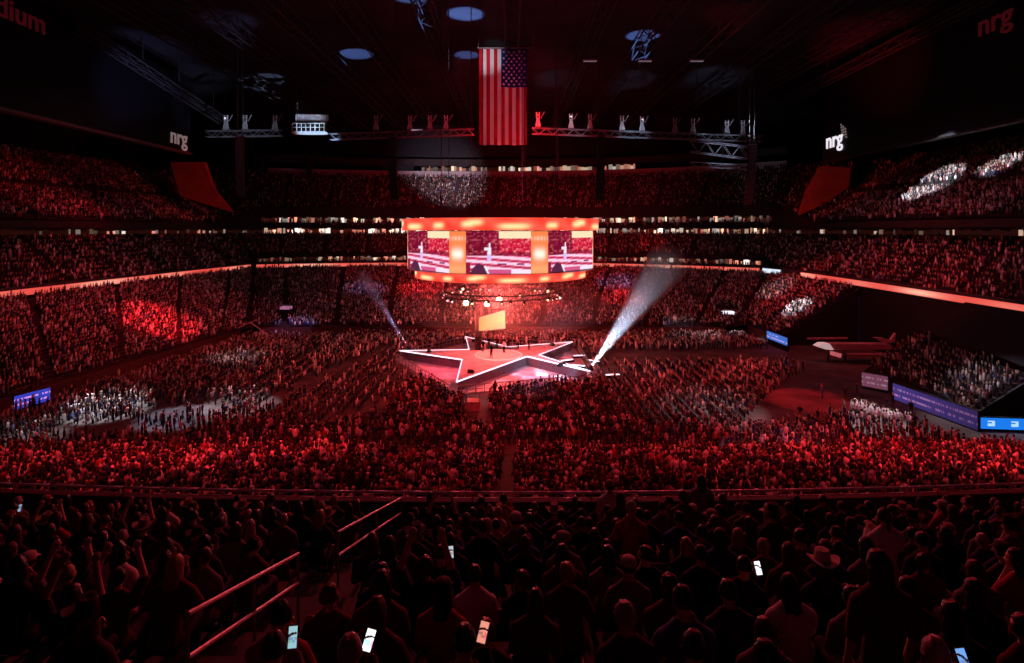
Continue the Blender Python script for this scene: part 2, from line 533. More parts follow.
# field walls
mb = MB()
for c in (fw_left, fw_far, fw_right_a, fw_right_b):
    wall_on(mb, np.asarray(c), 0.0, 1.6, 0.25)
wall_on(mb, np.asarray(near_in), 0.0, 0.8, 0.25)
wall_obj = struct(mb, 'wall_field', mat('field_wall_paint', (0.10, 0.03, 0.03), 0.7), 'low red wall around the arena floor')

# ribbon fascias, middle tiers, suites, upper tiers
def facade(mb, c, z0, z1, d):
    wall_on(mb, offset_curve(c, d), z0, z1, 0.4)

mb = MB()
for c in (rib_left, rib_far, rib_right):
    facade(mb, c, 9.6, 11.6, 0.2)
struct(mb, 'wall_fascia', M_CONC, 'concrete fascia behind the light ribbon')

def strip_windows(name, curve, z0, z1, lit=0.55, seed=1, bright=1.0, label='lit openings of the suite level', gap=0.45, w=(0.25, 1.1)):
    """a band of lit and unlit glazing bays along a plan curve; colour per bay"""
    r = random.Random(seed)
    d = np.r_[0, np.cumsum(np.linalg.norm(np.diff(curve[:, :2], axis=0), axis=1))]
    v, f, cols = [], [], []
    s = 0.0
    zone = 1.0
    while s < d[-1] - 0.3:
        ww = min(r.uniform(*w), d[-1] - s)
        if r.random() < 0.12:
            zone = r.choice([0.25, 0.6, 1.0, 1.3])
        p = [(np.interp(t, d, curve[:, 0]), np.interp(t, d, curve[:, 1])) for t in (s, s + ww)]
        top = z1 - r.uniform(0, gap) * (z1 - z0)
        i = len(v)
        v += [(p[0][0], p[0][1], z0), (p[1][0], p[1][1], z0), (p[1][0], p[1][1], top), (p[0][0], p[0][1], top)]
        f.append((i, i + 1, i + 2, i + 3))
        if r.random() < lit:
            k = bright * zone * r.choice([0.25, 0.5, 0.9, 1.5])
            col = r.choice([(1.0, 0.72, 0.5), (1.0, 0.45, 0.3), (1.0, 0.85, 0.75), (1.0, 0.3, 0.2)])
        else:
            k = bright * 0.05
            col = (0.6, 0.1, 0.08)
        cols.append(tuple(c * k for c in col) + (1,))
        s += ww
    mb = MB(); mb.add(v, f)
    o = struct(mb, name, M_SCREEN, label)
    set_face_colours(o.data, cols)
    return o

# far side
tier('seating_tier_club_far', with_z(offset_curve(rib_far, 0.7), 10.9), with_z(offset_curve(rib_far, 2.6), 11.6), 2, 'two club rows behind the ribbon', 0.8, aisle=14)
strip_windows('window_1', offset_curve(rib_far, 3.2), 11.7, 12.9, 0.55, 3, 0.75)
tier('seating_tier_middle_far', with_z(offset_curve(rib_far, 2.7), 13.5), with_z(offset_curve(rib_far, 13.0), 18.9), 12, 'middle stand across the arena', 0.85, aisle=11)
strip_windows('window_2', offset_curve(rib_far, 14.0), 19.1, 20.6, 0.62, 5, 1.0)
tier('seating_tier_suite_far', with_z(offset_curve(rib_far, 12.0), 20.9), with_z(offset_curve(rib_far, 15.2), 22.2), 3, 'suite balcony rows', 0.8, aisle=9)
strip_windows('window_3', offset_curve(rib_far, 15.6), 22.2, 23.8, 0.62, 8, 1.0)
mb = MB(); facade(mb, rib_far, 12.9, 13.5, 2.7); facade(mb, rib_far, 18.5, 20.9, 15.0); facade(mb, rib_far, 20.6, 20.95, 11.9)
facade(mb, rib_far, 22.0, 25.9, 16.0); facade(mb, rib_far, 23.8, 26.7, 14.4)
struct(mb, 'wall_suite_far', M_WALL, 'fascia bands between the suite levels')
up_in = with_z(offset_curve(rib_far, 15.0), 26.3); up_out = with_z(offset_curve(rib_far, 37.0), 38.2)
tier('seating_tier_upper_far', up_in, up_out, 24, 'upper stand across the arena', 0.78, pitch=0.6, aisle=12)
mb = MB(); facade(mb, rib_far, 38.0, 39.9, 37.2)
struct(mb, 'wall_upper_parapet', mat('pale_parapet', (0.4, 0.34, 0.38), 0.8), 'pale parapet above the upper stand')
mid = offset_curve(rib_far, 40.0)
strip_windows('window_4', resample(mid[int(N*.30):int(N*.74)], 60), 40.3, 42.0, 0.7, 12, 0.55, 'lit concourse at the top of the upper stand', 0.5, (0.4, 1.4))
mb = MB(); facade(mb, rib_far, 42.0, 44.2, 39.0)
struct(mb, 'wall_concourse_beam', M_WALL, 'beam over the upper concourse')

# end sides
for nm, rib, seed in (('left', rib_left, 21), ('right', rib_right, 22)):
    tier('seating_tier_middle_' + nm, with_z(offset_curve(rib, 0.8), 11.0), with_z(offset_curve(rib, 9.5), 18.6), 11, 'middle stand at the end of the arena', 0.85, aisle=11)
    cur = offset_curve(rib, 10.2)
    strip_windows('window_5' if nm == 'left' else 'window_6', cur, 19.2, 20.2, 0.2, seed, 0.45)
    mb = MB(); facade(mb, rib, 18.3, 21.3, 10.6); facade(mb, rib, 20.4, 21.6, 6.4)
    struct(mb, 'wall_suite_' + nm, M_WALL, 'fascia bands of the suite level')
    tier('seating_tier_upper_' + nm, with_z(offset_curve(rib, 6.6), 21.8), with_z(offset_curve(rib, 17.5), 27.5), 12, 'upper stand at the end of the arena', 0.85, aisle=11)
    mb = MB(); facade(mb, rib, 27.3, 28.6, 17.6)
    struct(mb, 'wall_upper_fascia_' + nm, M_WALL, 'pale strip that splits the upper stand')
    tier('seating_tier_top_' + nm, with_z(offset_curve(rib, 18.2), 28.7), with_z(offset_curve(rib, 32.0), 36.6), 15, 'top stand at the end of the arena', 0.85, aisle=11)

# corners of the middle and upper tiers
def corner(nm, c1, e1, c2, e2):
    def seg(d1, z1, d2, z2):
        p, q = offset_curve(c1, d1)[e1], offset_curve(c2, d2)[e2]
        return resample([(p[0], p[1], z1), ((p[0] + q[0]) / 2, (p[1] + q[1]) / 2, (z1 + z2) / 2), (q[0], q[1], z2)], 10)
    far_first = c1 is rib_far
    mk = lambda dl, zl, df, zf: seg(df, zf, dl, zl) if far_first else seg(dl, zl, df, zf)
    tier('seating_tier_middle_corner_' + nm, mk(.8, 11.0, 2.7, 13.5), mk(9.5, 18.6, 13.0, 18.9), 11, 'corner of the middle stand', .8, aisle=30)
    strip_windows('window_7' if nm == 'left' else 'window_8', mk(10.2, 0, 14.0, 0)[:, :2], 19.2, 20.2, .2, 31, .35)
    mb = MB(); wall_on(mb, mk(10.6, 0, 15.0, 0)[:, :2], 18.3, 26.2, .4); wall_on(mb, mk(.2, 0, .2, 0)[:, :2], 9.6, 11.6, .4)
    struct(mb, 'wall_corner_band_' + nm, M_WALL, 'dark corner wall')
    tier('seating_tier_upper_corner_' + nm, mk(6.6, 22.5, 15.0, 26.3), mk(30.0, 36.0, 37.0, 38.2), 20, 'corner of the upper stand', .35, aisle=30)
corner('left', rib_left, -1, rib_far, 0)
corner('right', rib_far, -1, rib_right, 0)

# columns on the upper concourse
for i, (px, py0, py1, Y) in enumerate(((262, 157, 186, 178), (310, 157, 186, 180), (716, 160, 190, 178), (790, 158, 195, 165))):
    a, b = P(px, py0, Y), P(px + (0 if px < 500 else -9), py1, Y)
    mb = MB(); mb.bar(b, a, 0.75, 8)
    struct(mb, 'column_%d' % (i + 1), M_WALL, 'concourse column')
mb = MB(); mb.box((P(286, 157, 179) + Vector((0, 0, .3))), (22, 1.2, 1.2)); struct(mb, 'beam_upper', M_WALL, 'beam on the concourse columns')

# red corner panels below the end boards
for nm, poly, Y in (('left', ((170, 162), (204, 162), (214, 190), (232, 212), (180, 196)), 130), ('right', ((822, 166), (851, 168), (849, 187), (826, 203), (800, 215), (808, 190)), 126)):
    pts = [P(px, py, Y) for px, py in poly]
    back = [p + Vector((0, 1.2, 0)) for p in pts]
    n = len(pts)
    mb = MB(); mb.add(pts + back, [tuple(range(n)), tuple(range(2*n - 1, n - 1, -1))] + [(k, k + n, (k + 1) % n + n, (k + 1) % n) for k in range(n)])
    struct(mb, 'wall_corner_' + nm, M_REDPANEL, 'red lit corner wall')

# ------------------------------------------------------------------ ribbon light boards
def ribbon_board(name, curve, z0, z1, label, base=(0.95, 0.075, 0.06), seed=1, hot=True):
    r = random.Random(seed)
    o = offset_curve(curve, -0.25)
    n = len(curve)
    mb = MB()
    m = 3
    v = []
    for k in range(m + 1):
        z = z0 + (z1 - z0) * k / m
        v += [(p[0], p[1], z) for p in o]
    mb.add(v, [(k*n + i, k*n + i + 1, (k+1)*n + i + 1, (k+1)*n + i) for k in range(m) for i in range(n - 1)])
    e = empty(name, (curve[n//2][0], curve[n//2][1], z0), label, 'led board')
    hs = MB(); wall_on(hs, offset_curve(curve, -0.2), z0 - 0.08, z1 + 0.08, 0.35)
    hs.build('housing', M_BLACK, e)
    s = mb.build('led_face', M_SCREEN, e)
    cols = []
    ph = [r.uniform(0, 6.28) for _ in range(3)]
    for k in range(m + 1):
        for i in range(n):
            t = i / n
            g = 0.5 + 0.5 * math.sin(t * 31 + ph[0]) * math.sin(t * 13 + ph[1])
            g = max(0.0, g) ** 2.2
            w = g if (hot and k in (1, 2)) else g * 0.35
            cols.append((base[0] * (0.85 + .3*w), base[1] + 0.42 * w, base[2] + 0.30 * w, 1))
    set_point_colours(s.data, cols)
    return e

ribbon_board('ribbon_board', rib_left, 10.3, 11.25, 'long glowing red ribbon board along the stand under the stadium lettering end', seed=2)
ribbon_board('ribbon_board', rib_far, 10.3, 11.15, 'glowing red ribbon board behind the hanging scoreboard, across the arena', seed=3)
ribbon_board('ribbon_board', rib_right[6:], 10.3, 11.25, 'glowing red ribbon board above the black covered seats', seed=4)
wb = resample([tuple(rib_far[-1] + np.array([0.6, -0.6])), tuple(rib_right[0] + np.array([0.2, -0.2]))], 12)
ribbon_board('ribbon_board', wb, 10.2, 11.2, 'short white ribbon board at the corner of the stands', base=(0.8, 0.75, 0.95), seed=5)

# ------------------------------------------------------------------ star stage
def star_points(R, r_in=0.385):
    tips = [169.0, 241.0 + 13.0, -38.0, 38.0, 112.0]
    tips = [169, 252, 322, 39, 113]
    pts = []
    for k in range(5):
        a = math.radians(tips[k]); b = tips[(k + 1) % 5]
        if b < tips[k]: b += 360
        m = math.radians((tips[k] + b) / 2)
        pts.append((STAGE[0] + R * math.cos(a), STAGE[1] + R * math.sin(a)))
        pts.append((STAGE[0] + R * r_in * math.cos(m), STAGE[1] + R * r_in * math.sin(m)))
    pts[3] = (STAGE[0] + 4.2, STAGE[1] - 1.0)        # the front right notch cuts deepest
    return pts
SP = star_points(15.6)
stage = empty('star_stage', (STAGE[0], STAGE[1], 0), 'raised star-shaped stage edged with white light in the middle of the crowd', 'stage')
SZ = 1.35
mb = MB(); mb.prism(SP, SZ - 0.12, SZ); mb.build('deck', M_STAGE, stage)
inner = [(STAGE[0] + (x - STAGE[0]) * .97, STAGE[1] + (y - STAGE[1]) * .97) for x, y in SP]
mb = MB(); mb.prism(inner, 0.0, SZ - 0.12); mb.build('skirt', mat('stage_skirt', (0.20, 0.17, 0.20), 0.6), stage)
for k in range(10):
    a, b = Vector(SP[k] + (SZ + 0.02,)), Vector(SP[(k + 1) % 10] + (SZ + 0.02,))
    mb = MB(); mb.bar(a, b, 0.09 if k in (0, 2, 3) else .06, 6)
    mb.build('light_strip', M_LEDW, stage)
# round turntable with bright rings in the middle and a lit ramp along the far right arm
mb = MB(); mb.lathe([(0.01, SZ + 0.06), (3.4, SZ + 0.06), (3.4, SZ)], 40, (STAGE[0], STAGE[1], 0)); mb.build('turntable', mat('turntable_deck', (0.6, 0.5, 0.5), 0.3), stage)
mb = MB()
for t in range(48):
    a0, a1 = 2*math.pi*t/48, 2*math.pi*(t+1)/48
    mb.bar((STAGE[0] + 3.45*math.cos(a0), STAGE[1] + 3.45*math.sin(a0), SZ + .05), (STAGE[0] + 3.45*math.cos(a1), STAGE[1] + 3.45*math.sin(a1), SZ + .05), 0.06, 4)
mb.build('light_ring', mat('pink_led', (0.9, 0.5, 0.5), 0.3, emit=(1.0, 0.35, 0.35), strength=1.4), stage)
# stage wedges (floor monitors) and low white light panels on the front right arm
def wedge(name, x, y, rz, label, s=1.0):
    e = empty(name, (x, y, SZ), label, 'monitor', None, rz)
    mb = MB(); mb.add([(-.4*s, -.3*s, 0), (.4*s, -.3*s, 0), (.4*s, .3*s, 0), (-.4*s, .3*s, 0), (-.4*s, -.05*s, .45*s), (.4*s, -.05*s, .45*s), (.4*s, .3*s, .12*s), (-.4*s, .3*s, .12*s)],
                      [(3, 2, 1, 0), (0, 1, 5, 4), (4, 5, 6, 7), (7, 6, 2, 3), (1, 2, 6, 5), (3, 0, 4, 7)])
    link('cabinet', mb.mesh('cabinet', M_BLACK), e, (0, 0, 0))
    mb = MB(); mb.add([(-.34*s, 0, .432*s), (.34*s, 0, .432*s), (.34*s, .26*s, .165*s), (-.34*s, .26*s, .165*s)], [(0, 1, 2, 3)])
    link('grille', mb.mesh('grille', M_DSTEEL), e, (0, 0, .01))
    return e
for k, nm in ((0, 'far left'), (2, 'front'), (4, 'front right'), (6, 'back right'), (8, 'back left')):
    tip = Vector(SP[k]).lerp(Vector(STAGE), .3)
    a = math.atan2(STAGE[1] - tip.y, STAGE[0] - tip.x) - math.pi / 2
    wedge('floor_monitor', tip.x, tip.y, a, 'black wedge monitor lying on the %s arm of the star stage' % nm)
for i, (x, y) in enumerate(((8.3, 84.5), (9.6, 81.2), (10.6, 87.6), (12.2, 84.2), (13.6, 76.0))):
    e = empty('light_panel', (x, y, 0), ['flat white light panel deepest in the right notch of the stage', 'flat white light panel in the right notch, beside the front right arm',
              'white light panel in the right notch, beside the back right arm', 'white light panel at the open end of the right stage notch', 'white light panel on the floor just past the front right stage tip'][i], 'light panel', None, [.5, -.4, .2, -.6, .15][i])
    link('case', MB().box((0, 0, .18), (2.1, .6, .36)).mesh('case', M_BLACK), e, (0, 0, 0))
    link('diffuser', MB().box((0, 0, .38), (2.0, .5, .04)).mesh('diffuser', M_LEDW), e, (0, 0, 0))

mb = MB(); mb.prism([(STAGE[0] + (SP[k][0] - STAGE[0]) * 1.05, STAGE[1] + (SP[k][1] - STAGE[1]) * 1.05) for k in (0, 2, 4, 6, 8)], 0.0, .03)
struct(mb, 'floor_added_pad', mat('pale_added_pad', (.34, .30, .33), .5, noise=.4, scale=.6), 'pale pad added between the arms of the stage to show the light')  # pale pad, added so the stage light shows on the floor

# barriers from tip to tip
for k, nm in ((0, 'from the left stage tip to the front tip'), (2, 'along the front of the star stage'), (4, 'along the bright right side of the star stage'), (6, 'behind the star stage'), (8, 'along the far left side of the star stage')):
    a, b = Vector(SP[k] + (0,)), Vector(SP[(k + 2) % 10] + (0,))
    out = ((a + b) / 2 - Vector((STAGE[0], STAGE[1], 0))).normalized() * 0.9
    a, b = a + out, b + out
    e = empty('crowd_barrier', (a + b) / 2, 'waist-high steel crowd barrier ' + nm, 'barrier')
    n = 16
    MB().bar(a + Vector((0, 0, 1.15)), b + Vector((0, 0, 1.15)), .06, 6).build('top_rail', M_STEEL, e)
    mb = MB(); mb.bar(a + Vector((0, 0, .6)), b + Vector((0, 0, .6)), .03, 6); mb.bar(a + Vector((0, 0, .15)), b + Vector((0, 0, .15)), .03, 6)
    mb.build('lower_rail', M_STEEL, e)
    for i in range(n + 1):
        p = a.lerp(b, i / n)
        MB().bar(p, p + Vector((0, 0, 1.15)), .05, 6).build('post', M_STEEL, e)

# screen tower on the stage
tower = empty('screen_tower', (-5.2, 87, SZ), 'dark tower on the star stage holding a glowing yellow screen', 'tower')
mb = MB()
for dx in (-.5, .5):
    for dy in (-.5, .5):
        mb.bar((-5.2 + dx, 87 + dy, SZ), (-5.2 + dx, 87 + dy, 9.0), .06, 6)
for k in range(8):
    z0 = SZ + k * .95
    for a, b in (((-.5, -.5), (.5, -.5)), ((.5, -.5), (.5, .5)), ((.5, .5), (-.5, .5)), ((-.5, .5), (-.5, -.5))):
        mb.bar((-5.2 + a[0], 87 + a[1], z0), (-5.2 + b[0], 87 + b[1], z0 + .95), .035, 4)
mb.build('mast', M_DSTEEL, tower)
MB().box((-5.2, 87, 5.0), (.8, .8, 7.2)).build('cable_cover', M_BLACK, tower)
sc_pts = [P(479, 331, 86.5), P(505.5, 328.5, 85), P(505, 310, 85), P(479, 317.5, 86.5)]
mb = MB(); mb.add(sc_pts + [p + Vector((.05, .5, 0)) for p in sc_pts], [(0, 1, 2, 3), (7, 6, 5, 4), (0, 4, 5, 1), (1, 5, 6, 2), (2, 6, 7, 3), (3, 7, 4, 0)])
mb.build('screen_case', M_BLACK, tower)
mb = MB()
n = 10
v = []
for j in range(n + 1):
    for i in range(n + 1):
        q = sc_pts[0].lerp(sc_pts[1], i / n).lerp(sc_pts[3].lerp(sc_pts[2], i / n), j / n)
        v.append(q + Vector((0, -.05, 0)))
mb.add(v, [(j*(n+1)+i, j*(n+1)+i+1, (j+1)*(n+1)+i+1, (j+1)*(n+1)+i) for j in range(n) for i in range(n)])
o = mb.build('screen', M_SCREEN, tower)
set_point_colours(o.data, [(1.15, .42 + .45 * (i / n) * (1 - abs(j / n - .55)), .12 + .2 * (i / n), 1) for j in range(n + 1) for i in range(n + 1)])
MB().bar((-5.2, 86.8, 6.6), sc_pts[0].lerp(sc_pts[3], .5) + Vector((.3, .25, 0)), .08, 6).build('bracket', M_DSTEEL, tower)

# ------------------------------------------------------------------ hanging scoreboard
SC = Vector((-1.7, 83.5, 0))
board = empty('hanging_scoreboard', (SC.x, SC.y, 20), 'huge round scoreboard with live screens hanging over the star stage', 'scoreboard')
def ring_point(R, ang, z):
    """ang in degrees from the side that faces the camera, growing to the right"""
    t = math.radians(ang)
    return (SC.x + R * math.sin(t), SC.y - R * math.cos(t), z)

def led_ring(name, R, z0, z1, seed):
    n, m = 240, 8
    r = random.Random(seed)
    v = [ring_point(R, 360 * i / n, z0 + (z1 - z0) * j / m) for j in range(m + 1) for i in range(n)]
    f = [(j*n + i, j*n + (i+1) % n, (j+1)*n + (i+1) % n, (j+1)*n + i) for j in range(m) for i in range(n)]
    mb = MB(); mb.add(v, f)
    o = mb.build(name, M_SCREEN, board)
    spots = []
    for c0 in range(-180, 180, 60):
        spots += [(c0 + 8, .32, 7.5), (c0 + 28, .4, 3.2), (c0 + 45, .5, 3.4), (c0 - 12, .62, 4.2)]
    cols = []
    for j in range(m + 1):
        for i in range(n):
            a = (360 * i / n + 180) % 360 - 180
            t = j / m
            g = 0
            for (sa, st, sw) in spots:
                da = (a - sa + 180) % 360 - 180
                g = max(g, math.exp(-(da / sw) ** 4 - ((t - st) / .22) ** 2))
            stripe = .5 + .5 * math.sin(a * .35 + t * 4.0)
            cols.append((1.0, .055 + .055 * stripe + .85 * g, .03 + .04 * stripe + .38 * g, 1))
    set_point_colours(o.data, cols)
    return o
ZB, ZT = 14.5, 19.85
led_ring('upper_led_ring', 14.45, 19.95, 21.55, 3)
led_ring('lower_led_ring', 12.6, 13.2, 14.4, 4)
mb = MB(); mb.lathe([(2.0, 19.9), (14.45, 19.9)], 96, SC); mb.lathe([(14.45, 21.56), (13.6, 21.3), (0.05, 21.3)], 96, SC); mb.build('top_shell', M_DSTEEL, board)
mb = MB(); mb.lathe([(3.0, 13.15), (12.6, 13.18)], 96, SC); mb.lathe([(12.6, 14.42), (13.7, 14.45), (3, 14.6), (3.0, 13.15)], 96, SC); mb.build('bottom_shell', M_DSTEEL, board)
mb = MB(); mb.lathe([(12.0, 14.4), (12.0, 19.9)], 96, SC); mb.build('drum', M_BLACK, board)

def picture(u, v):
    """what the live camera picture shows, colour at u (left to right), v (bottom to top)"""
    h = math.sin(u * 91.7 + v * 57.3) * 43758.5453
    nz = h - math.floor(h)
    h2 = math.sin(math.floor(u * 34) * 12.9898 + math.floor(v * 22) * 78.233) * 43758.5453
    n2 = h2 - math.floor(h2)
    if v > .42:
        c = np.array([.22 + .35 * n2 * n2, .004 + .12 * n2 ** 5, .03 + .10 * n2 ** 3])
        if u < .25 + .2 * (v - .4):
            c = c * .75
        if .5 < v < .85 and u > .52:
            c = np.array([.50 + .4 * n2, .008 + .4 * n2 ** 6, .035 + .3 * n2 ** 4])
        if v > .83 and u > .50:
            c = np.array([1.0, .82, .52])
    else:
        t = v / .42
        c = np.array([.95, .22, .38]) * (.6 + .4 * t)
        s = math.sin(v * 46 + u * 5.0)
        if s > .2:
            c = np.array([1.0, .66, .86])
        if s < -.75:
            c = np.array([.55, .012, .07])
        if v < .10 and u > .3:
            c = np.array([.70, .10, .26]) if u < .7 else np.array([1.0, .8, .95])
        if .20 < v < .235 and (.48 < u < .62 or .78 < u < .9):
            c = np.array([.3, .03, .12])
    du = u - .36
    if abs(du) < .030 and .30 < v < .72:                       # performer in white
        wdt = .030 if v < .52 else (.022 if v < .62 else .014)
        if abs(du) < wdt:
            c = np.array([.95, .86, 1.0]) if v > .45 else np.array([.72, .55, 1.0])
    if abs(v - .58) < .035 and -.075 < du < 0:
        c = np.array([.95, .8, .9])
    a = (u - .20) / .15; b = v / .24                           # dark monitor wedge in the near corner
    if abs(a) < 1 and b < 1 - abs(a) ** 1.6 and v < .24:
        c = np.array([.10, .02, .06])
    if abs(u - .345 + v * .30) < .016 and v < .19:
        c = np.array([.95, .92, 1.0])
    if v < .26 and u < .07:
        c = np.array([.30, .01, .04])
    return tuple(c) + (1,)

def curved_panel(name, a0, a1, R, z0, z1, nu, nv, fn, flat=False):
    if flat:
        A_, B_ = Vector(ring_point(R, a0, 0)), Vector(ring_point(R, a1, 0))
        v = [tuple(A_.lerp(B_, i / nu) + Vector((0, 0, z0 + (z1 - z0) * j / nv))) for j in range(nv + 1) for i in range(nu + 1)]
    else:
        v = [ring_point(R, a0 + (a1 - a0) * i / nu, z0 + (z1 - z0) * j / nv) for j in range(nv + 1) for i in range(nu + 1)]
    f = [(j*(nu+1)+i, j*(nu+1)+i+1, (j+1)*(nu+1)+i+1, (j+1)*(nu+1)+i) for j in range(nv) for i in range(nu)]
    mb = MB(); mb.add(v, f)
    o = mb.build(name, M_SCREEN, board)
    set_point_colours(o.data, [fn(i / nu, j / nv) for j in range(nv + 1) for i in range(nu + 1)])
    return o
def pillar_picture(u, v):
    g = 1.1 * math.exp(-((u - .5) / .36) ** 4 - ((v - .46) / .13) ** 2) + .5 * math.exp(-((v - .83) / .05) ** 2) * (1 if abs((u * 5) % 1 - .5) > .25 else .2)
    g2 = .5 * math.exp(-((v - .1) / .12) ** 2)
    return (1.0, .24 + .72 * g + .35 * g2, .07 + .72 * g + .22 * g2, 1)
for a0, a1 in ((-17.5, 17.5), (27.5, 78), (-78, -27.5), (102, 152), (-152, -102), (162, 198)):
    curved_panel('video_screen', a0, a1, 13.6, ZB, ZT, 84, 56, picture, True)
for a0, a1 in ((17.5, 27.5), (-27.5, -17.5), (78, 102), (-102, -78), (152, 162), (-162, -152)):
    curved_panel('lit_column', a0, a1, 13.65, ZB, ZT, 14, 40, pillar_picture)
# suspension of the scoreboard
mb = MB()
for k in range(8):
    p = Vector(ring_point(9.0, 45 * k + 20, 21.3))
    mb.bar(p, (p.x, p.y, 58.48), .06, 5)
mb.build('hoist_cable', M_DSTEEL, board)

# ring truss of stage lamps under the scoreboard
rig = empty('lighting_rig', (SC.x, SC.y, 10.6), 'round truss of bright stage lamps hanging under the scoreboard', 'lighting rig')
mb = MB()
for R, z in ((9.0, 11.1), (9.0, 10.5), (8.4, 11.1), (8.4, 10.5)):
    for t in range(48):
        mb.bar(ring_point(R, t * 7.5, z), ring_point(R, t * 7.5 + 7.5, z), .05, 4)
for t in range(48):
    mb.bar(ring_point(9.0, t * 7.5, 10.5), ring_point(9.0, t * 7.5 + 7.5, 11.1), .03, 4)
    mb.bar(ring_point(8.4, t * 7.5, 10.5), ring_point(9.0, t * 7.5, 11.1), .03, 4)
mb.build('truss', M_DSTEEL, rig)
mb = MB()
for t in range(6):
    mb.bar(ring_point(8.7, 60 * t + 10, 11.1), ring_point(8.7, 60 * t + 10, 13.2), .04, 4)
mb.build('hanger', M_DSTEEL, rig)
for t in range(30):
    a = t * 12.0 + random.uniform(-3, 3)
    R = random.choice([8.7, 8.7, 9.0, 6.0, 10.3])
    p = Vector(ring_point(8.7 if R in (6.0, 10.3) else R, a, 10.35 + random.uniform(-.25, 0)))
    d = (Vector((STAGE[0], STAGE[1] - 14, 0)) - p).normalized() if t % 3 else Vector((random.uniform(-.4, .4), -.75, -.5)).normalized()
    can = MB(); can.bar(p - d * .3, p + d * .1, .17, 10, .22); can.bar(p + Vector((0, 0, .35)), p, .03, 4)
    cano = can.build('lamp', M_BLACK, rig)
    lens = MB(); lens.ball(p + d * .10, random.choice([.07, .09, .11, .16]), 10, 6)
    lens.build('lens', random.choice([M_WARM, M_WARM, M_ROSE, M_LEDW]), cano)
for i, (px, py) in enumerate(((466, 303), (487, 304), (499, 299), (463, 289), (520, 296), (548, 291), (560, 298))):
    big = i < 3
    p = P(px, py, 76 + 1.5 * i)
    lp = MB(); lp.bar(p + Vector((0, .5, .3)), p, .28 if big else .2, 10, .36 if big else .24); lp.bar(p + Vector((0, .4, .3)), Vector((p.x, p.y + .6, 11)), .04, 4)
    lo = lp.build('lamp', M_BLACK, rig)
    MB().ball(p + Vector((0, -.06, 0)), .36 if big else .17, 12, 8).build('lens', M_HOT if big else M_WARM, lo)
ld = bpy.data.lights.new('rig_glow', 'POINT'); ld.energy = 22*K; ld.color = (1, .09, .08); ld.shadow_soft_size = 1.5
lo = bpy.data.objects.new('rig_glow', ld); lo.location = (SC.x, SC.y, 9.6); C.objects.link(lo)

# ------------------------------------------------------------------ big flag
flag = empty('hanging_flag', P(503, 48, 110), 'large striped flag with a starred blue corner hanging over the arena', 'flag')
fx0, fx1 = P(479, 48, 110).x, P(527, 48, 110).x
fz0, fz1 = P(479, 145, 110).z, P(479, 49, 110).z
FW, FH = fx1 - fx0, fz1 - fz0
nu, nv = 130, 60
def flag_y(u, v):
    return 110 + .28 * math.sin(u * 19 + v * 1.5) * (1.15 - v) + .12 * math.sin(u * 43 + 1)
def wave_grid(u0, u1, v0, v1, n, m, dy=0.0):
    vv = [(fx0 + FW * (u0 + (u1 - u0) * i / n), flag_y(u0 + (u1 - u0) * i / n, v0 + (v1 - v0) * j / m) + dy, fz0 + FH * (v0 + (v1 - v0) * j / m)) for j in range(m + 1) for i in range(n + 1)]
    ff = [(j*(n+1)+i, j*(n+1)+i+1, (j+1)*(n+1)+i+1, (j+1)*(n+1)+i) for j in range(m) for i in range(n)]
    return vv, ff
vv, ff = wave_grid(0, 1, 0, 1, nu, nv)
mb = MB(); mb.add(vv, ff)
cloth = mb.build('cloth', M_CROWD, flag)
cols = []
for p in cloth.data.polygons:
    i, j = p.index % nu, p.index // nu
    k = int((i + .5) / nu * 13)
    if k >= 6 and (j + .5) / nv > .595:
        c = (.015, .03, .22, 1)
    else:
        c = (.55, .015, .03, 1) if k % 2 == 0 else (.82, .80, .80, 1)
    cols.append(c)
set_face_colours(cloth.data, cols)
so = cloth.modifiers.new('thickness', 'SOLIDIFY'); so.thickness = .04
mb = MB()
for row in range(9):
    for col in range(11):
        if (row + col) % 2 == 0:
            uu = 6/13 + (7/13) * (row + 1) / 10
            v_ = .595 + .405 * (col + 1) / 12
            cx, cz, cy = fx0 + FW * uu, fz0 + FH * v_, flag_y(uu, v_) - .10
            pts = []
            for k in range(10):
                a = math.pi / 2 + k * math.pi / 5
                rr = .30 if k % 2 == 0 else .12
                pts.append((cx + rr * math.cos(a), cy, cz + rr * math.sin(a)))
            mb.add(pts + [(cx, cy, cz)], [(k, (k + 1) % 10, 10) for k in range(10)])
mb.build('star_pattern', mat('white_star_cloth', (.85, .85, .88), .8), flag)
a, b = P(477, 48, 110), P(534, 48, 110)
MB().bar(a, b, .12, 8).build('pole', M_STEEL, flag)
for q in (a + Vector((.3, 0, 0)), b - Vector((.2, 0, 0))):
    MB().bar(q, (q.x, q.y, 58.48), .06, 6).build('cable', M_STEEL, flag)

# ------------------------------------------------------------------ line arrays
def line_array(px, py0, py1, Y, label, curve=.12):
    top, bot = P(px, py0, Y), P(px, py1, Y)
    e = empty('line_array_speaker', (top.x, Y, top.z), label, 'loudspeaker')
    n = 14
    h = (top.z - bot.z) / n
    for k in range(n):
        t = k / (n - 1)
        c = Vector((top.x + .55 * curve * 10 * t * t, Y - .3 * t, top.z - h * (k + .5)))
        MB().box(c, (1.25, .8, h * .93), Matrix.Rotation(curve * t, 3, 'Y')).build('speaker_box', M_BLACK, e)
    MB().box((top.x, Y, top.z + .2), (1.3, .9, .25)).build('bumper', M_DSTEEL, e)
    mb = MB(); mb.bar((top.x - .4, Y, top.z + .3), (top.x - .4, Y, 58.48), .04, 5); mb.bar((top.x + .4, Y, top.z + .3), (top.x + .4, Y, 58.48), .04, 5)
    mb.build('hoist_cable', M_DSTEEL, e)
    return e
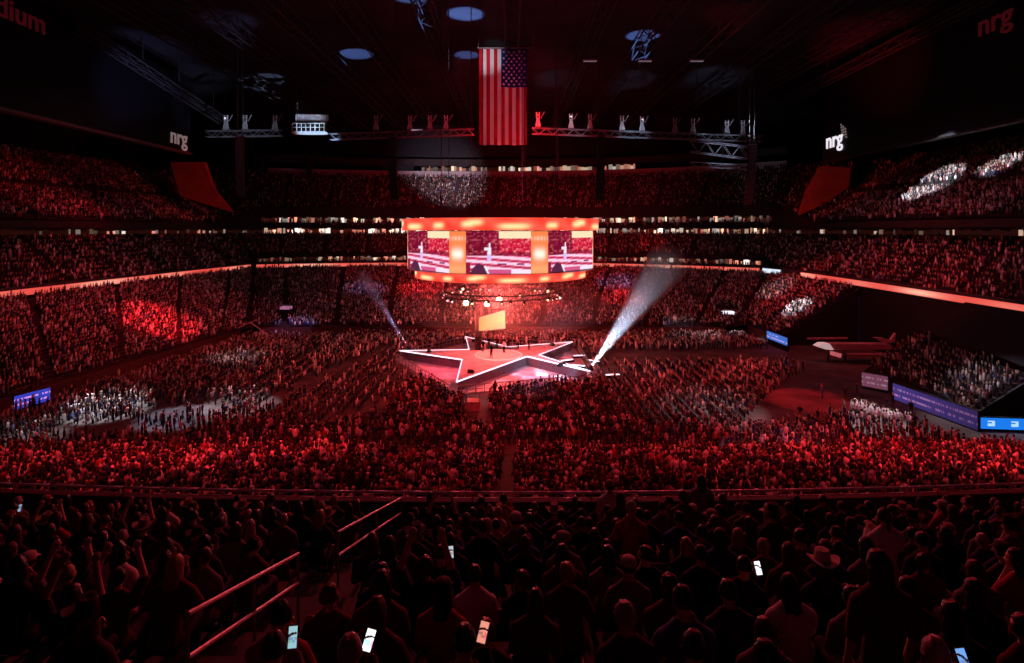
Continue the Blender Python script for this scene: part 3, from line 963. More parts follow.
line_array(392, 137, 200, 92, 'black line array of loudspeakers hanging between the scoreboard and the oval lit catwalk', .10)
line_array(601, 137, 200, 92, 'black line array of loudspeakers hanging straight over the scoreboard end by the flag', -.06)
line_array(240, 138, 196, 98, 'black line array of loudspeakers hanging under the end of the white lamp truss', .05)
line_array(752, 146, 205, 96, 'black curved line array hanging beside the white lattice truss', -.16)

# ------------------------------------------------------------------ trusses and lamps under the roof
def truss(mb, a, b, w, seg, r=.07, rd=.04):
    a, b = Vector(a), Vector(b)
    d = (b - a).normalized()
    side = d.cross(Vector((0, 0, 1))).normalized() * w / 2
    up = Vector((0, 0, w / 2))
    cs = [side + up, side - up, -side + up, -side - up]
    for c in cs:
        mb.bar(a + c, b + c, r, 4)
    n = max(2, int((b - a).length / seg))
    for k in range(n):
        p, q = a.lerp(b, k / n), a.lerp(b, (k + 1) / n)
        if k % 2:
            p, q = q, p
        mb.bar(p + cs[0], q + cs[1], rd, 4); mb.bar(p + cs[2], q + cs[3], rd, 4)
        mb.bar(p + cs[0], q + cs[2], rd, 4); mb.bar(p + cs[1], q + cs[3], rd, 4)

for i, X in enumerate((-62, -50, -38, -26.5, -14, 0, 14.5, 25.5, 37.5, 50, 62)):
    e = empty('roof_truss', (X, 110, 55.5), 'long lattice roof truss running under the dark roof', 'truss', 'long lattice trusses under the roof')
    mb = MB(); truss(mb, (X, 60, 55.6), (X, 190, 55.6), 2.4, 3.6, .16, .09)
    mb.build('lattice', M_RSTEEL, e)
    for Y in range(64, 190, 18):
        MB().bar((X, Y, 56.8), (X, Y, 58.48), .1, 5).build('hanger', M_RSTEEL, e)
for X0, zf, nm in ((-73.6, 50, 'dark edge truss above the board that has the low lettering beside the corner'), (69.8, 54, 'red lit edge truss above the board with the bright white lettering')):
    e = empty('edge_truss', (X0, 100, 54), nm, 'truss')
    mb = MB(); truss(mb, (X0, 70 if X0 > 0 else 95, 54.5), (X0 * .97, 138, 52.0 if X0 > 0 else 47.0), 1.6, 2.5, .2, .1); mb.build('lattice', M_RSTEEL, e)
    for Y in (98, 110, 122):
        MB().bar((X0 * .985, Y, 52), (X0 * .985, Y, 58.48), .12, 5).build('hanger', M_RSTEEL, e)

def lamp_truss(a, b, label, w=1.3):
    a, b = Vector(a), Vector(b)
    e = empty('lighting_truss', (a + b) / 2, label, 'truss')
    mb = MB(); truss(mb, a, b, w, 1.5, .09, .05); mb.build('lattice', M_STEEL, e)
    mb = MB()
    for t in (.1, .5, .9):
        p = a.lerp(b, t); mb.bar(p, (p.x, p.y, 58.48), .05, 4)
    mb.build('hoist_cable', M_DSTEEL, e)
    return e
TY = 124.0
lamp_truss(P(532, 131, TY), P(762, 139, TY), 'long truss carrying the row of pale moving lamps beside the flag')
lamp_truss(P(330, 137, TY), P(474, 132, TY), 'long dim red truss on the scoreboard side of the flag, above the line array')
lamp_truss(P(206, 134, TY), P(282, 133, TY), 'short pale truss with lamps at the end of the arena')
lamp_truss(P(690, 146, 116), P(757, 154, 112), 'white lit lattice truss by the curved line array', 2.4)
lamp_truss(P(690, 164, 118), P(757, 168, 114), 'thin lower truss under the white lit lattice truss', .9)

def moving_lamp(px, py, Y, label, s=1.0, lit=True):
    p = P(px, py, Y)
    e = empty('moving_lamp', p, label, 'stage lamp')
    mb = MB(); mb.add([(-.75*s, -.4*s, -2.3*s), (.75*s, -.4*s, -2.3*s), (.75*s, .4*s, -2.3*s), (-.75*s, .4*s, -2.3*s), (-.32*s, -.25*s, 0), (.32*s, -.25*s, 0), (.32*s, .25*s, 0), (-.32*s, .25*s, 0)],
                      [(3, 2, 1, 0), (4, 5, 6, 7), (0, 1, 5, 4), (1, 2, 6, 5), (2, 3, 7, 6), (3, 0, 4, 7)])
    link('body', mb.mesh('body', M_LIGHTPAINT), e, (0, 0, 0))
    for x0, x1 in ((-.3, -.45), (.3, .42)):
        link('yoke_arm', MB().box(((x0 + x1) / 2 * s, 0, .75 * s), (.3 * s, .3 * s, 1.6 * s)).mesh('yoke_arm', M_LIGHTPAINT), e, (0, 0, 0))
    link('cross_bar', MB().box((0, 0, .8 * s), (.7 * s, .25 * s, .22 * s)).mesh('cross_bar', M_LIGHTPAINT), e, (0, 0, 0))
    link('cable', MB().bar((.75 * s, 0, -.1 * s), (1.75 * s, 0, 1.7 * s), .09 * s, 5).mesh('cable', M_LIGHTPAINT), e, (0, 0, 0))
    if lit:
        link('lens', MB().lathe([(.02, .42 * s), (.16 * s, .4 * s), (.22 * s, .3 * s)], 10, (0, -.28 * s, .55 * s), (0, -1, .2)).mesh('lens', M_LEDW), e, (0, 0, 0))
    return e
order = ['first', 'second', 'third', 'fourth', 'fifth', 'sixth', 'seventh', 'eighth', 'ninth']
for i, px in enumerate((538, 571, 590, 622, 642, 675, 693, 727, 743)):
    moving_lamp(px, 118 + (px - 538) * .04, TY, 'pale moving lamp, %s from the flag on the long lamp truss' % order[i], .82, i in (1, 4))
for i, px in enumerate((446, 430, 410, 376)):
    moving_lamp(px, 121, TY, 'red tinted moving lamp, %s from the flag on the dim red truss' % order[i], .82, False)
for i, px in enumerate((275, 245, 226)):
    moving_lamp(px, 121, TY, 'pale moving lamp, %s from the inner end of the short end truss' % order[i], .85, i == 2)

# oval maintenance catwalk piece lit by a blue spot
cw = empty('catwalk', P(310, 126, 128), 'blue-white lit catwalk box with railings under the roof', 'catwalk')
a = P(310, 126, 128)
MB().box(a + Vector((0, 0, -1.6)), (7.5, 2.6, .4)).build('floor_plate', M_LIGHTPAINT, cw)
MB().box(a + Vector((0, 1.3, 2.1)), (7.5, .3, 1.5)).build('back_panel', M_LIGHTPAINT, cw)
mb = MB()
for k in range(8):
    mb.bar(a + Vector((-3.6 + k * 1.03, -1.2, -1.5)), a + Vector((-3.6 + k * 1.03, -1.2, .4)), .09, 5)
mb.bar(a + Vector((-3.7, -1.2, .4)), a + Vector((3.7, -1.2, .4)), .1, 5); mb.bar(a + Vector((-3.7, -1.2, -.5)), a + Vector((3.7, -1.2, -.5)), .07, 5)
mb.build('railing', M_LIGHTPAINT, cw)
mb = MB()
for k in range(5):
    mb.box(a + Vector((-2.6 + k * 1.25, 0, .2)), (.5, .5, 1.2))
mb.build('lamp_bank', M_DSTEEL, cw)
mb = MB(); mb.bar(a + Vector((-3.4, 1.2, -1.5)), (a.x - 3.4, a.y + 1.2, 58.48), .1, 5); mb.bar(a + Vector((3.4, 1.2, -1.5)), (a.x + 3.4, a.y + 1.2, 58.48), .1, 5)
mb.build('hanger', M_DSTEEL, cw)
for px, py, Y, lab in ((417, 130, 126, 'small flat white lamp bar hanging beside the dim red truss'), (590, 61, 105, 'thin pale lamp bar under the roof, nearer the flag'), (645, 61, 105, 'thin pale lamp bar under the roof below the blue light oval'), (697, 61, 105, 'faint thin lamp bar under the roof, furthest from the flag')):
    p = P(px, py, Y)
    e = empty('lamp_bar', p, lab, 'lamp')
    link('housing', MB().box((0, 0, .15), (2.6, .5, .3)).mesh('housing', M_STEEL), e, (0, 0, 0))
    link('diffuser', MB().box((0, 0, -.05), (2.4, .4, .12)).mesh('diffuser', mat('dim_white_diffuser' if py < 100 else 'pale_white_diffuser', (.8, .8, .85), .4, emit=(.7, .75, 1), strength=.12 if py < 100 else 1.0)), e, (0, 0, 0))
    link('cable', MB().bar((0, 0, .2), (0, 0, 58.48 - p.z), .03, 4).mesh('cable', M_DSTEEL), e, (0, 0, 0))

# ------------------------------------------------------------------ end boards with lettering
def lettering(text, name, size, material, parent, origin, xdir, extrude=.08, align='LEFT'):
    cu = bpy.data.curves.new(name, 'FONT')
    cu.body = text
    cu.size = size
    cu.extrude = extrude
    cu.offset = .012 * size
    cu.align_x = align
    cu.materials.append(material)
    o = bpy.data.objects.new(name, cu)
    C.objects.link(o)
    x = Vector(xdir).normalized()
    z = x.cross(Vector((0, 0, 1))).normalized()
    m = Matrix((x, Vector((0, 0, 1)), z)).transposed().to_4x4()
    m.translation = Vector(origin)
    deps = bpy.context.evaluated_depsgraph_get()
    me = bpy.data.meshes.new_from_object(o.evaluated_get(deps))
    bpy.data.objects.remove(o)
    me.transform(m)
    return link(name, me, parent)
M_LETW = mat('white_lettering', (.8, .8, .82), .5, emit=(.95, .9, 1.0), strength=.9)
M_LETD = mat('dim_lettering', (.7, .5, .5), .5, emit=(.9, .7, .7), strength=.16)
M_LETR = mat('red_lettering', (.4, .05, .06), .5, emit=(.5, .03, .06), strength=.05)

XL = -77.0
bl = empty('end_board', (XL, 95, 38), 'dark giant end board whose dim white lettering sits at its inner lower corner', 'board')
MB().box((XL - .6, 96, 47.5), (1.2, 76, 18)).build('panel', M_BOARD, bl)
MB().box((XL - .3, 96, 38.2), (1.8, 76, .5)).build('frame_rail', M_STEEL, bl)
for Y in (62, 96, 132):
    MB().bar((XL - 1.0, Y, 56), (XL - 1.0, Y, 58.48), .3, 6).build('hanger', M_DSTEEL, bl)
zb = 20 + (HY - 147) / F * 127
lettering('nrg', 'lettering', 5.0, M_LETD, bl, (XL + .1, 126.0, H + (HY - 143) / F * 127.5), (0, 1, 0))
mb = MB()
lettering('nrg stadium', 'upper_lettering', 4.6, M_LETR, bl, (XL + .1, 92.4, 52.2), (0, 1, 0), align='RIGHT')

XR = 72.0
br = empty('end_board', (XR, 95, 38), 'dark giant end board with bright white lettering and spark mark', 'board')
MB().box((XR + .6, 92, 46), (1.2, 76, 20.5)).build('panel', M_BOARD, br)
MB().box((XR + .3, 92, 35.6), (1.8, 76, .4)).build('frame_rail', M_DSTEEL, br)
for Y in (60, 92, 126):
    MB().bar((XR + 1.0, Y, 56), (XR + 1.0, Y, 58.48), .3, 6).build('hanger', M_DSTEEL, br)
lettering('nrg', 'lettering', 4.9, M_LETW, br, (XR - .1, 128.3, H + (HY - 148) / F * 127), (0, -1, 0))
mb = MB()
for i in range(3):
    for j in range(4):
        mb.box((XR - .15, 121.9 - .75 * i + .12 * j, H + (HY - 134) / F * 123 + .62 * j - .55 * i), (.1, .5, .28), Matrix.Rotation(.6, 3, 'X'))
mb.build('spark_logo', M_LETD, br)
lettering('nrg', 'upper_lettering', 4.6, M_LETR, br, (XR - .1, 86.5, H + (HY - 36) / F * 86), (0, -1, 0))

# ------------------------------------------------------------------ things on and around the floor
LED_SEGS = []
def led_wall(name, a, b, z0, z1, label, fn, n=60, m=8, thick=.3, towards=(STAGE[0], STAGE[1], 0)):
    a, b = Vector(a), Vector(b)
    LED_SEGS.append((a.copy(), b.copy()))
    e = empty(name, ((a.x + b.x) / 2, (a.y + b.y) / 2, 0), label, 'led board')
    d = (b - a).normalized()
    nrm = d.cross(Vector((0, 0, 1)))
    if nrm.dot(Vector(towards) - a) < 0:
        nrm = -nrm
    mb = MB()
    q = [a, b, b - nrm * thick, a - nrm * thick]
    mb.add([(p.x, p.y, z) for z in (0, z1 + .08) for p in q], [(3, 2, 1, 0), (4, 5, 6, 7)] + [(k, (k+1) % 4, 4 + (k+1) % 4, 4 + k) for k in range(4)])
    mb.build('case', M_BLACK, e)
    v = []
    for j in range(m + 1):
        for i in range(n + 1):
            p = a.lerp(b, i / n) + nrm * .04
            v.append((p.x, p.y, z0 + (z1 - z0) * j / m))
    mb = MB(); mb.add(v, [(j*(n+1)+i, j*(n+1)+i+1, (j+1)*(n+1)+i+1, (j+1)*(n+1)+i) for j in range(m) for i in range(n)])
    o = mb.build('led_face', M_SCREEN, e)
    set_face_colours(o.data, [fn((p.index % n + .5) / n, (p.index // n + .5) / m, p.index) for p in o.data.polygons])
    return e
def dotted(base, mark, dens=.28, seed=1, fade=0.0):
    r = random.Random(seed)
    def fn(u, v, i):
        j = int(v * 8)
        k = 1 - fade * u
        if j in (2, 5) and r.random() < dens * 2:
            return tuple(c * k for c in mark) + (1,)
        return tuple(c * k * r.uniform(.8, 1.1) for c in base) + (1,)
    return fn
def blue_logo(u, v, i):
    t = (u * 4) % 1
    if .3 < v < .75 and .3 < t < .62 and not (.45 < v < .58 and t < .5):
        return (.45, .72, 1, 1)
    return (.01, .20, .85, 1)
fl = lambda px, py, z=0.0: P(px, py, (H - z) * F / (py - HY))
a, b = fl(893, 400), fl(978, 432)
led_wall('led_board', (a.x, a.y, 0), (b.x, b.y, 0), .15, 2.0, 'long purple led board with rows of small marks along the tunnel side', dotted((.05, .035, .20), (.36, .16, .40), .3, 3, .55), 90)
a, b = fl(980, 431), fl(1075, 434)
led_wall('led_board', (a.x, a.y, 0), (b.x, b.y, 0), .25, 1.35, 'bright blue led board with pale marks at the edge of the near stand', blue_logo, 64, towards=(40, 0, 0))
a, b = fl(862, 388), fl(888, 393)
led_wall('led_board', (a.x, a.y, 0), (b.x, b.y, 0), .3, 2.0, 'short pinkish board standing just before the purple led board', dotted((.16, .05, .09), (.3, .16, .2), .3, 5), 20)
a, b = fl(14, 412), fl(50, 402)
led_wall('led_board', (a.x, a.y, 0), (b.x, b.y, 0), .2, 1.7, 'short blue led board with violet dots below the end stand', dotted((.03, .05, .50), (.75, .30, .85), .3, 9), 26)
a, b = fl(775, 338, 1.0), fl(790, 346, 1.0)
led_wall('led_board', (a.x - 1.4, a.y, 0), (b.x - .4, b.y, 0), 1.0, 2.3, 'small blue led board under the white lit corner block of spectators', dotted((.05, .16, .6), (.5, .4, .8), .3, 10), 14)

# dark covered seats and the entrance canopy over the tunnel
mb = MB()
q0, q1 = [], []
for i in range(30):
    u = i / 29
    for t, dst in ((.54 - .10 * u, q0), (.98, q1)):
        p = fw_right_b[i][:2] + (rr_b[i][:2] - fw_right_b[i][:2]) * t
        dst.append((p[0], p[1], 1.6 + 8.4 * t + .75))
ribbon_mesh(mb, q0, q1)
cov = mb.build('seat_cover', mat('black_cover_cloth', (.012, .010, .013), .9))
tag(cov, 'black cloth stretched over the closed block of seats under the ribbon board', 'cover')
cov.modifiers.new('thickness', 'SOLIDIFY').thickness = .06

can = empty('tunnel_canopy', P(860, 347, 84), 'long pale canopy with a white pointed nose over the tunnel mouth', 'canopy')
yc = 84.0
n0, n1 = P(818, 347, yc), P(905, 350, yc)
nose = [P(818, 347, yc), P(829, 344, yc), P(832, 351, yc), P(826, 351, yc)]
def slab(name, pix, Y, depth, material, parent):
    pts = [P(px, py, Y) for px, py in pix]
    n = len(pts)
    mb = MB(); mb.add(pts + [p + Vector((0, depth, 0)) for p in pts], [tuple(range(n)), tuple(range(2*n-1, n-1, -1))] + [(k, k + n, (k+1) % n + n, (k+1) % n) for k in range(n)])
    return mb.build(name, material, parent)
slab('roof', ((826, 344), (890, 344.5), (893, 349.5), (829, 350)), yc, 1.6, mat('canopy_cloth', (.38, .26, .28), .7), can)
slab('nose', ((818, 347), (823, 344), (830, 344), (834, 350), (826, 349.5)), yc - .1, 1.5, mat('glowing_canopy_tip', (.8, .8, .82), .5, emit=(1, .8, .8), strength=.35), can)  # white nose cloth is no lamp; its brightness is put in as emission
slab('tail_fin', ((874, 337.5), (884, 338), (891, 340.5), (893, 337), (896, 333), (895, 342), (886, 343.5)), yc + .5, .5, mat('fin_cloth', (.5, .35, .36), .7), can)
slab('lower_fascia', ((849, 354.5), (905, 354.5), (905, 357), (850, 357.5)), yc - 1, 1.0, mat('canopy_fascia', (.30, .18, .2), .7), can)
slab('sign', ((831, 351), (842, 354), (841, 358), (831, 355)), yc - .6, .25, mat('pink_sign', (.7, .35, .38), .6, emit=(1, .25, .28), strength=.35), can)
mb = MB()
for px in (828, 845, 874, 900): 
    q = P(px, 352, yc + 1); mb.bar(q, (q.x, q.y, 0), .2, 6)
mb.build('post', M_DSTEEL, can)
slab('back_rail', ((808, 338), (848, 337.5), (848, 339), (808, 339.5)), yc + 8, .4, mat('pink_rail', (.55, .3, .32), .6), can)
q = P(850, 338, yc + 8)

def platform(px, py, Y, w, h, label, lit_col, strength):
    """a boxy camera platform hung into the stand with a lit desk on top"""
    c = P(px, py, Y)
    e = empty('camera_platform', c, label, 'platform')
    link('box', MB().box((0, 0, -h / 2), (w, 2.6, h)).mesh('box', M_BLACK), e, (0, 0, 0))
    link('desk', MB().box((.1, -.2, .3), (w * .72, 1.6, .5)).mesh('desk', mat('lit_desk_%d' % px, (.6, .6, .7), .5, emit=lit_col, strength=strength)), e, (0, 0, 0))
    mb = MB()
    for x in (-.5, .5):
        mb.bar((x * w, -1.3, 0), (x * w, -1.3, 1.0), .06, 5)
    mb.bar((-w / 2, -1.3, 1.0), (w / 2, -1.3, 1.0), .05, 5)
    link('railing', mb.mesh('railing', M_STEEL), e, (0, 0, 0))
    mb = MB(); mb.bar((-w * .4, 0, -h), (-w * .4, 0, -h - 3), .15, 6); mb.bar((w * .4, 0, -h), (w * .4, 0, -h - 3), .15, 6)
    link('leg', mb.mesh('leg', M_DSTEEL), e, (0, 0, 0))
platform(286, 309, 112, 2.6, 2.0, 'black camera platform with a dim violet lit desk in the stand', (.5, .2, .4), .5)
platform(727, 314, 112, 3.0, 2.6, 'black camera platform with a bright white lit desk in the stand', (.85, .85, 1), 1.3)

# thin crossed boom arms over the end stand
bm_ = empty('camera_crane', P(260, 326, 100), 'thin pale camera crane with two crossing arms over the end stand', 'crane')
MB().bar(P(238, 328, 100), P(256, 320, 100), .09, 6).build('counter_arm', M_LIGHTPAINT, bm_)
MB().bar(P(250, 322, 100), P(268, 335, 99), .09, 6).build('arm', M_LIGHTPAINT, bm_)
q = P(252, 322.5, 100); MB().bar(q, (q.x, q.y, 0.0), .16, 6).build('column', M_DSTEEL, bm_)

# centre aisle platform in front of the stage (small lit lectern-like riser)
cp = fl(473.5, 409)
e = empty('camera_riser', (cp.x, cp.y, 0), 'small red lit camera riser at the end of the centre aisle before the stage', 'platform')
link('deck', MB().box((0, 0, .5), (1.5, 1.5, 1.0)).mesh('deck', mat('riser_paint', (.5, .35, .33), .7)), e, (0, 0, 0))
link('railing', MB().tube([(-.7, -.7, 1.0), (-.7, -.7, 1.9), (.7, -.7, 1.9), (.7, -.7, 1.0)], .04, 5).mesh('railing', M_STEEL), e, (0, 0, 0))

# light beams: a lamp on the stage tip and the haze its light passes through
def beam(px0, py0, Y0, px1, py1, Y1, half_angle, watts, color, density, label, length=None):
    a, b = P(px0, py0, Y0), P(px1, py1, Y1)
    d = (b - a).normalized()
    L = (b - a).length
    e = empty('beam_lamp', a, label, 'stage lamp')
    q = d.to_track_quat('Z', 'Y')
    mb = MB(); mb.bar(a - d * .5, a - d * .02, .22, 12, .28); mb.build('head', M_BLACK, e)
    mb = MB(); mb.box((a.x, a.y, SZ + .10), (.6, .5, .16)); mb.bar(a - d * .3 + Vector((.3, 0, 0)), (a.x + .28, a.y, SZ + .12), .05, 5); mb.bar(a - d * .3 - Vector((.3, 0, 0)), (a.x - .28, a.y, SZ + .12), .05, 5)
    mb.build('base', M_BLACK, e)
    ld = bpy.data.lights.new('beam_light', 'SPOT')
    ld.energy = watts; ld.color = color; ld.spot_size = math.radians(half_angle * 2.0); ld.spot_blend = .5; ld.shadow_soft_size = .04
    lo = bpy.data.objects.new('beam_light', ld)
    lo.location = a; lo.rotation_euler = d.to_track_quat('-Z', 'Y').to_euler()
    C.objects.link(lo)
    r1 = math.tan(math.radians(half_angle * 1.08)) * L + .12
    mb = MB()
    mb.bar(a + d * .05, b, .12, 28, r1)
    m = bpy.data.materials.new('beam_haze')
    m.use_nodes = True
    nt = m.node_tree
    nt.nodes.remove(nt.nodes['Principled BSDF'])
    vsn = nt.nodes.new('ShaderNodeVolumeScatter')
    vsn.inputs['Color'].default_value = (.9, .9, .95, 1)
    vsn.inputs['Density'].default_value = density
    vsn.inputs['Anisotropy'].default_value = 0.2
    nt.links.new(vsn.outputs[0], nt.nodes['Material Output'].inputs['Volume'])
    hz = mb.build('beam_haze', m)
    tag(hz, label.replace('lamp', 'haze').split(' that')[0] + ' glowing in the light of its lamp', 'haze', None, 'stuff')
beam(591, 367, 74.5, 668, 262, 100, 6.0, 330*K, (.55, .72, 1.0), .10, 'small black beam lamp on the front right stage tip')
beam(408.5, 347.5, 87, 362, 275, 108, 2.6, 120*K, (.45, .45, 1.0), .09, 'small black beam lamp on the far left stage tip')
beam(563, 363, 78, 541, 336, 84, 5.5, 14*K, (.7, .75, 1.0), .07, 'small black beam lamp on the bright right stage edge')

# thin haze that the stage lamps light up between the scoreboard and the stage
hm = bpy.data.materials.new('lamp_haze')
hm.use_nodes = True
hm.node_tree.nodes.remove(hm.node_tree.nodes['Principled BSDF'])
hv = hm.node_tree.nodes.new('ShaderNodeVolumeScatter')
hv.inputs['Color'].default_value = (.95, .92, .92, 1)
hv.inputs['Density'].default_value = .010
hv.inputs['Anisotropy'].default_value = .2
hm.node_tree.links.new(hv.outputs[0], hm.node_tree.nodes['Material Output'].inputs['Volume'])
mb = MB(); mb.ball((SC.x + 1, 85, 8.6), 1.0, 32, 16, (16, 13, 4.4))
tag(mb.build('lamp_haze', hm), 'thin red haze glowing around the lamps under the scoreboard', 'haze', None, 'stuff')

# ------------------------------------------------------------------ crowd on the arena floor
def in_poly(x, y, poly):
    c = False
    j = len(poly) - 1
    for i in range(len(poly)):
        xi, yi = poly[i]; xj, yj = poly[j]
        if (yi > y) != (yj > y) and x < (xj - xi) * (y - yi) / (yj - yi) + xi:
            c = not c
        j = i
    return c
def fpoly(px):
    return [(fl(a, b).x, fl(a, b).y) for a, b in px]
pent = [(STAGE[0] + (SP[k][0] - STAGE[0]) * 1.14, STAGE[1] + (SP[k][1] - STAGE[1]) * 1.14) for k in (0, 2, 4, 6, 8)]
EXCL = [pent,
        fpoly(((462, 384), (484, 384), (494, 432), (466, 432))),                     # centre aisle
        fpoly(((800, 372), (870, 368), (985, 428), (965, 440), (925, 436), (850, 414), (775, 428), (735, 432), (760, 408))),   # open floor by the tunnel
        fpoly(((600, 352), (795, 350), (795, 362), (600, 362))),                     # cross aisle
        fpoly(((30, 402), (250, 330), (256, 332), (56, 404))),                       # track along the end stand
        fpoly(((250, 408), (392, 345), (402, 350), (268, 412))),                     # aisle between floor blocks
        fpoly(((300, 428), (378, 404), (392, 412), (330, 432))),
        fpoly(((556, 406), (564, 405), (580, 428), (570, 430))),
        fpoly(((130, 412), (185, 406), (235, 404), (228, 412), (150, 424))),
        fpoly(((60, 425), (130, 424), (190, 434), (120, 440), (50, 440)))]
EXB = [(min(p[0] for p in q), max(p[0] for p in q), min(p[1] for p in q), max(p[1] for p in q)) for q in EXCL]
def floor_ok(x, y):
    if x < -54.5 + max(0, y - 62) * .128 + .8:
        return False
    for q, bb in zip(EXCL, EXB):
        if bb[0] <= x <= bb[1] and bb[2] <= y <= bb[3] and in_poly(x, y, q):
            return False
    return True
def floor_block(x0, x1, y0, y1, axis, row=1.0, pitch=.55, occ=.92, p_stand=.35, face=None, jitter=.06):
    """axis 'x': rows run along x; 'y': rows run along y"""
    if axis == 'x':
        ys = np.arange(y0, y1, row); xs = np.arange(x0, x1, pitch)
        it = ((x, y) for y in ys for x in xs)
    else:
        xs = np.arange(x0, x1, row); ys = np.arange(y0, y1, pitch)
        it = ((x, y) for x in xs for y in ys)
    for x, y in it:
        if random.random() < occ:
            xx, yy = x + random.gauss(0, jitter), y + random.gauss(0, jitter)
            if floor_ok(xx, yy):
                add_spot(xx, yy, 0.0, face, p_stand=p_stand)
floor_block(12, 34, 56.5, 83, 'y', 1.55, .58, .94, .1, math.pi, .03)
floor_block(-31, -14, 58, 86, 'y', 1.5, .58, .92, .2, 0.15, .04)
floor_block(-13.5, 11.5, 52, 73, 'x', .95, .55, .93, .5)
floor_block(-53, -32, 52, 104, 'y', 1.05, .56, .85, .3)
floor_block(-31, -14, 86.5, 104, 'x', .95, .55, .9)
floor_block(-14, 43, 86, 104.5, 'x', .95, .55, .93)
floor_block(-31, -14, 51.5, 57.5, 'x', .95, .55, .9)
floor_block(12, 42, 51.5, 56, 'x', .95, .55, .9)
floor_block(33.5, 42, 56, 82, 'y', 1.1, .6, .7)
# people dressed in pale clothes lined up beside the open floor, and a few walking over it
line_up = []
for i in range(46):
    t = i / 45
    p = fl(850 + 48 * t, 414 + 13 * t)
    crowd_spots.append((p.x + random.gauss(0, .35), p.y + random.gauss(0, .6), 0, 1.2, 1))
    line_up.append(len(crowd_spots) - 1)
for px, py in ((857, 396), (845, 400), (887, 412), (911, 417), (905, 404), (893, 408), (822, 398), (915, 430), (925, 434), (800, 420)):
    p = fl(px, py)
    crowd_spots.append((p.x, p.y, 0, random.uniform(0, 6), 1))
print('crowd people', len(crowd_spots))

# ------------------------------------------------------------------ the crowd: every figure has head, hair, shirt, arms and legs
def figure(standing, lod, raise_arm=0):
    """template: verts, quads/tris, slot per vertex (0 shirt, 1 skin, 2 hair, 3 legs); faces along +x"""
    v, f, s = [], [], []
    def loft(rings, n, slots):
        o = len(v)
        for (x, y, z, rx, ry), sl in zip(rings, slots):
            for k in range(n):
                a = 2 * math.pi * (k + .5) / n
                v.append((x + rx * math.cos(a), y + ry * math.sin(a), z))
                s.append(sl if not (sl == 9) else (1 if math.cos(a) > .2 else 2))
        for i in range(len(rings) - 1):
            for k in range(n):
                f.append((o + i*n + k, o + i*n + (k+1) % n, o + (i+1)*n + (k+1) % n, o + (i+1)*n + k))
        f.append(tuple(o + (len(rings)-1)*n + k for k in range(n)))
    b = .92 if standing else .45
    if lod == 0:
        body = [(0, 0, b - .06, .11, .16), (0, 0, b + .14, .11, .15), (.01, 0, b + .40, .12, .19), (0, 0, b + .53, .10, .20), (0, 0, b + .60, .06, .08), (.01, 0, b + .66, .055, .06),
                (.03, 0, b + .70, .085, .07), (.03, 0, b + .79, .10, .08), (.02, 0, b + .86, .095, .078), (.01, 0, b + .91, .05, .045)]
        loft(body, 6, [3, 0, 0, 0, 0, 1, 9, 9, 2, 2])
        for sy in (-1, 1):
            up = raise_arm == 2 or (raise_arm == 1 and sy == 1)
            if up:
                pts = [(0, sy * .20, b + .52), (.10, sy * .27, b + .66), (.12, sy * .22, b + .95)]
            elif standing:
                pts = [(0, sy * .21, b + .52), (-.02, sy * .27, b + .25), (.06, sy * .27, b + .0)]
            else:
                pts = [(0, sy * .21, b + .52), (.03, sy * .27, b + .27), (.27, sy * .14, b + .22)]
            loft([(pts[0][0], pts[0][1], pts[0][2], .055, .055), (pts[1][0], pts[1][1], pts[1][2], .045, .045), (pts[2][0], pts[2][1], pts[2][2], .04, .04)], 4, [0, 0, 1])
            if standing:
                lg = [(0, sy * .09, b, .085, .085), (.01, sy * .095, .48, .065, .065), (0, sy * .1, .06, .05, .05)]
            else:
                lg = [(.05, sy * .09, b + .06, .09, .09), (.43, sy * .11, b + .08, .075, .07), (.45, sy * .11, .05, .05, .05)]
            loft(lg, 4, [3, 3, 3])
    else:
        body = [(0, 0, 0 if standing else b - .1, .10, .16), (0, 0, b + .1, .12, .17), (0, 0, b + .52, .11, .23), (0, 0, b + .62, .06, .07), (.02, 0, b + .74, .10, .085), (.01, 0, b + .90, .07, .06)]
        loft(body, 5, [3, 0, 0, 1, 9, 2])
        if raise_arm:
            loft([(.02, .2, b + .5, .05, .05), (.1, .24, b + .95, .045, .045)], 3, [0, 1])
        elif not standing:
            loft([(.05, 0, b + .02, .10, .18), (.45, 0, b + .05, .08, .16)], 4, [3, 3])
    return np.array(v), f, np.array(s)

SHIRTS = np.array([(.03, .03, .035), (.02, .02, .03), (.05, .045, .05), (.03, .05, .11), (.10, .02, .025), (.07, .07, .08), (.02, .05, .035), (.12, .10, .09),
                   (.30, .03, .04), (.22, .22, .25), (.12, .20, .42), (.45, .32, .22), (.40, .12, .16),
                   (.75, .74, .76), (.82, .80, .78), (.62, .64, .72), (.70, .55, .50)])
SW = np.array([8, 8, 6, 5, 4, 3.5, 1.5, 2.2, 2.2, 1.2, 1.5, 1.0, 1.4, 3.0, 2.6, 1.8, 1.2]); SW /= SW.sum()
HAIRS = np.array([(.015, .012, .01), (.03, .018, .012), (.07, .04, .02), (.16, .10, .05), (.35, .27, .16), (.55, .5, .45)]); HW = np.array([4, 4, 3, 2, 1.2, .6]); HW /= HW.sum()
SKINS = np.array([(.55, .36, .27), (.62, .43, .34), (.42, .26, .18), (.20, .11, .07), (.70, .52, .43)]); KW = np.array([3, 3, 2, 1, 2.]); KW /= KW.sum()
LEGS = np.array([(.02, .03, .06), (.02, .02, .022), (.06, .08, .14), (.16, .13, .10), (.05, .05, .05)])

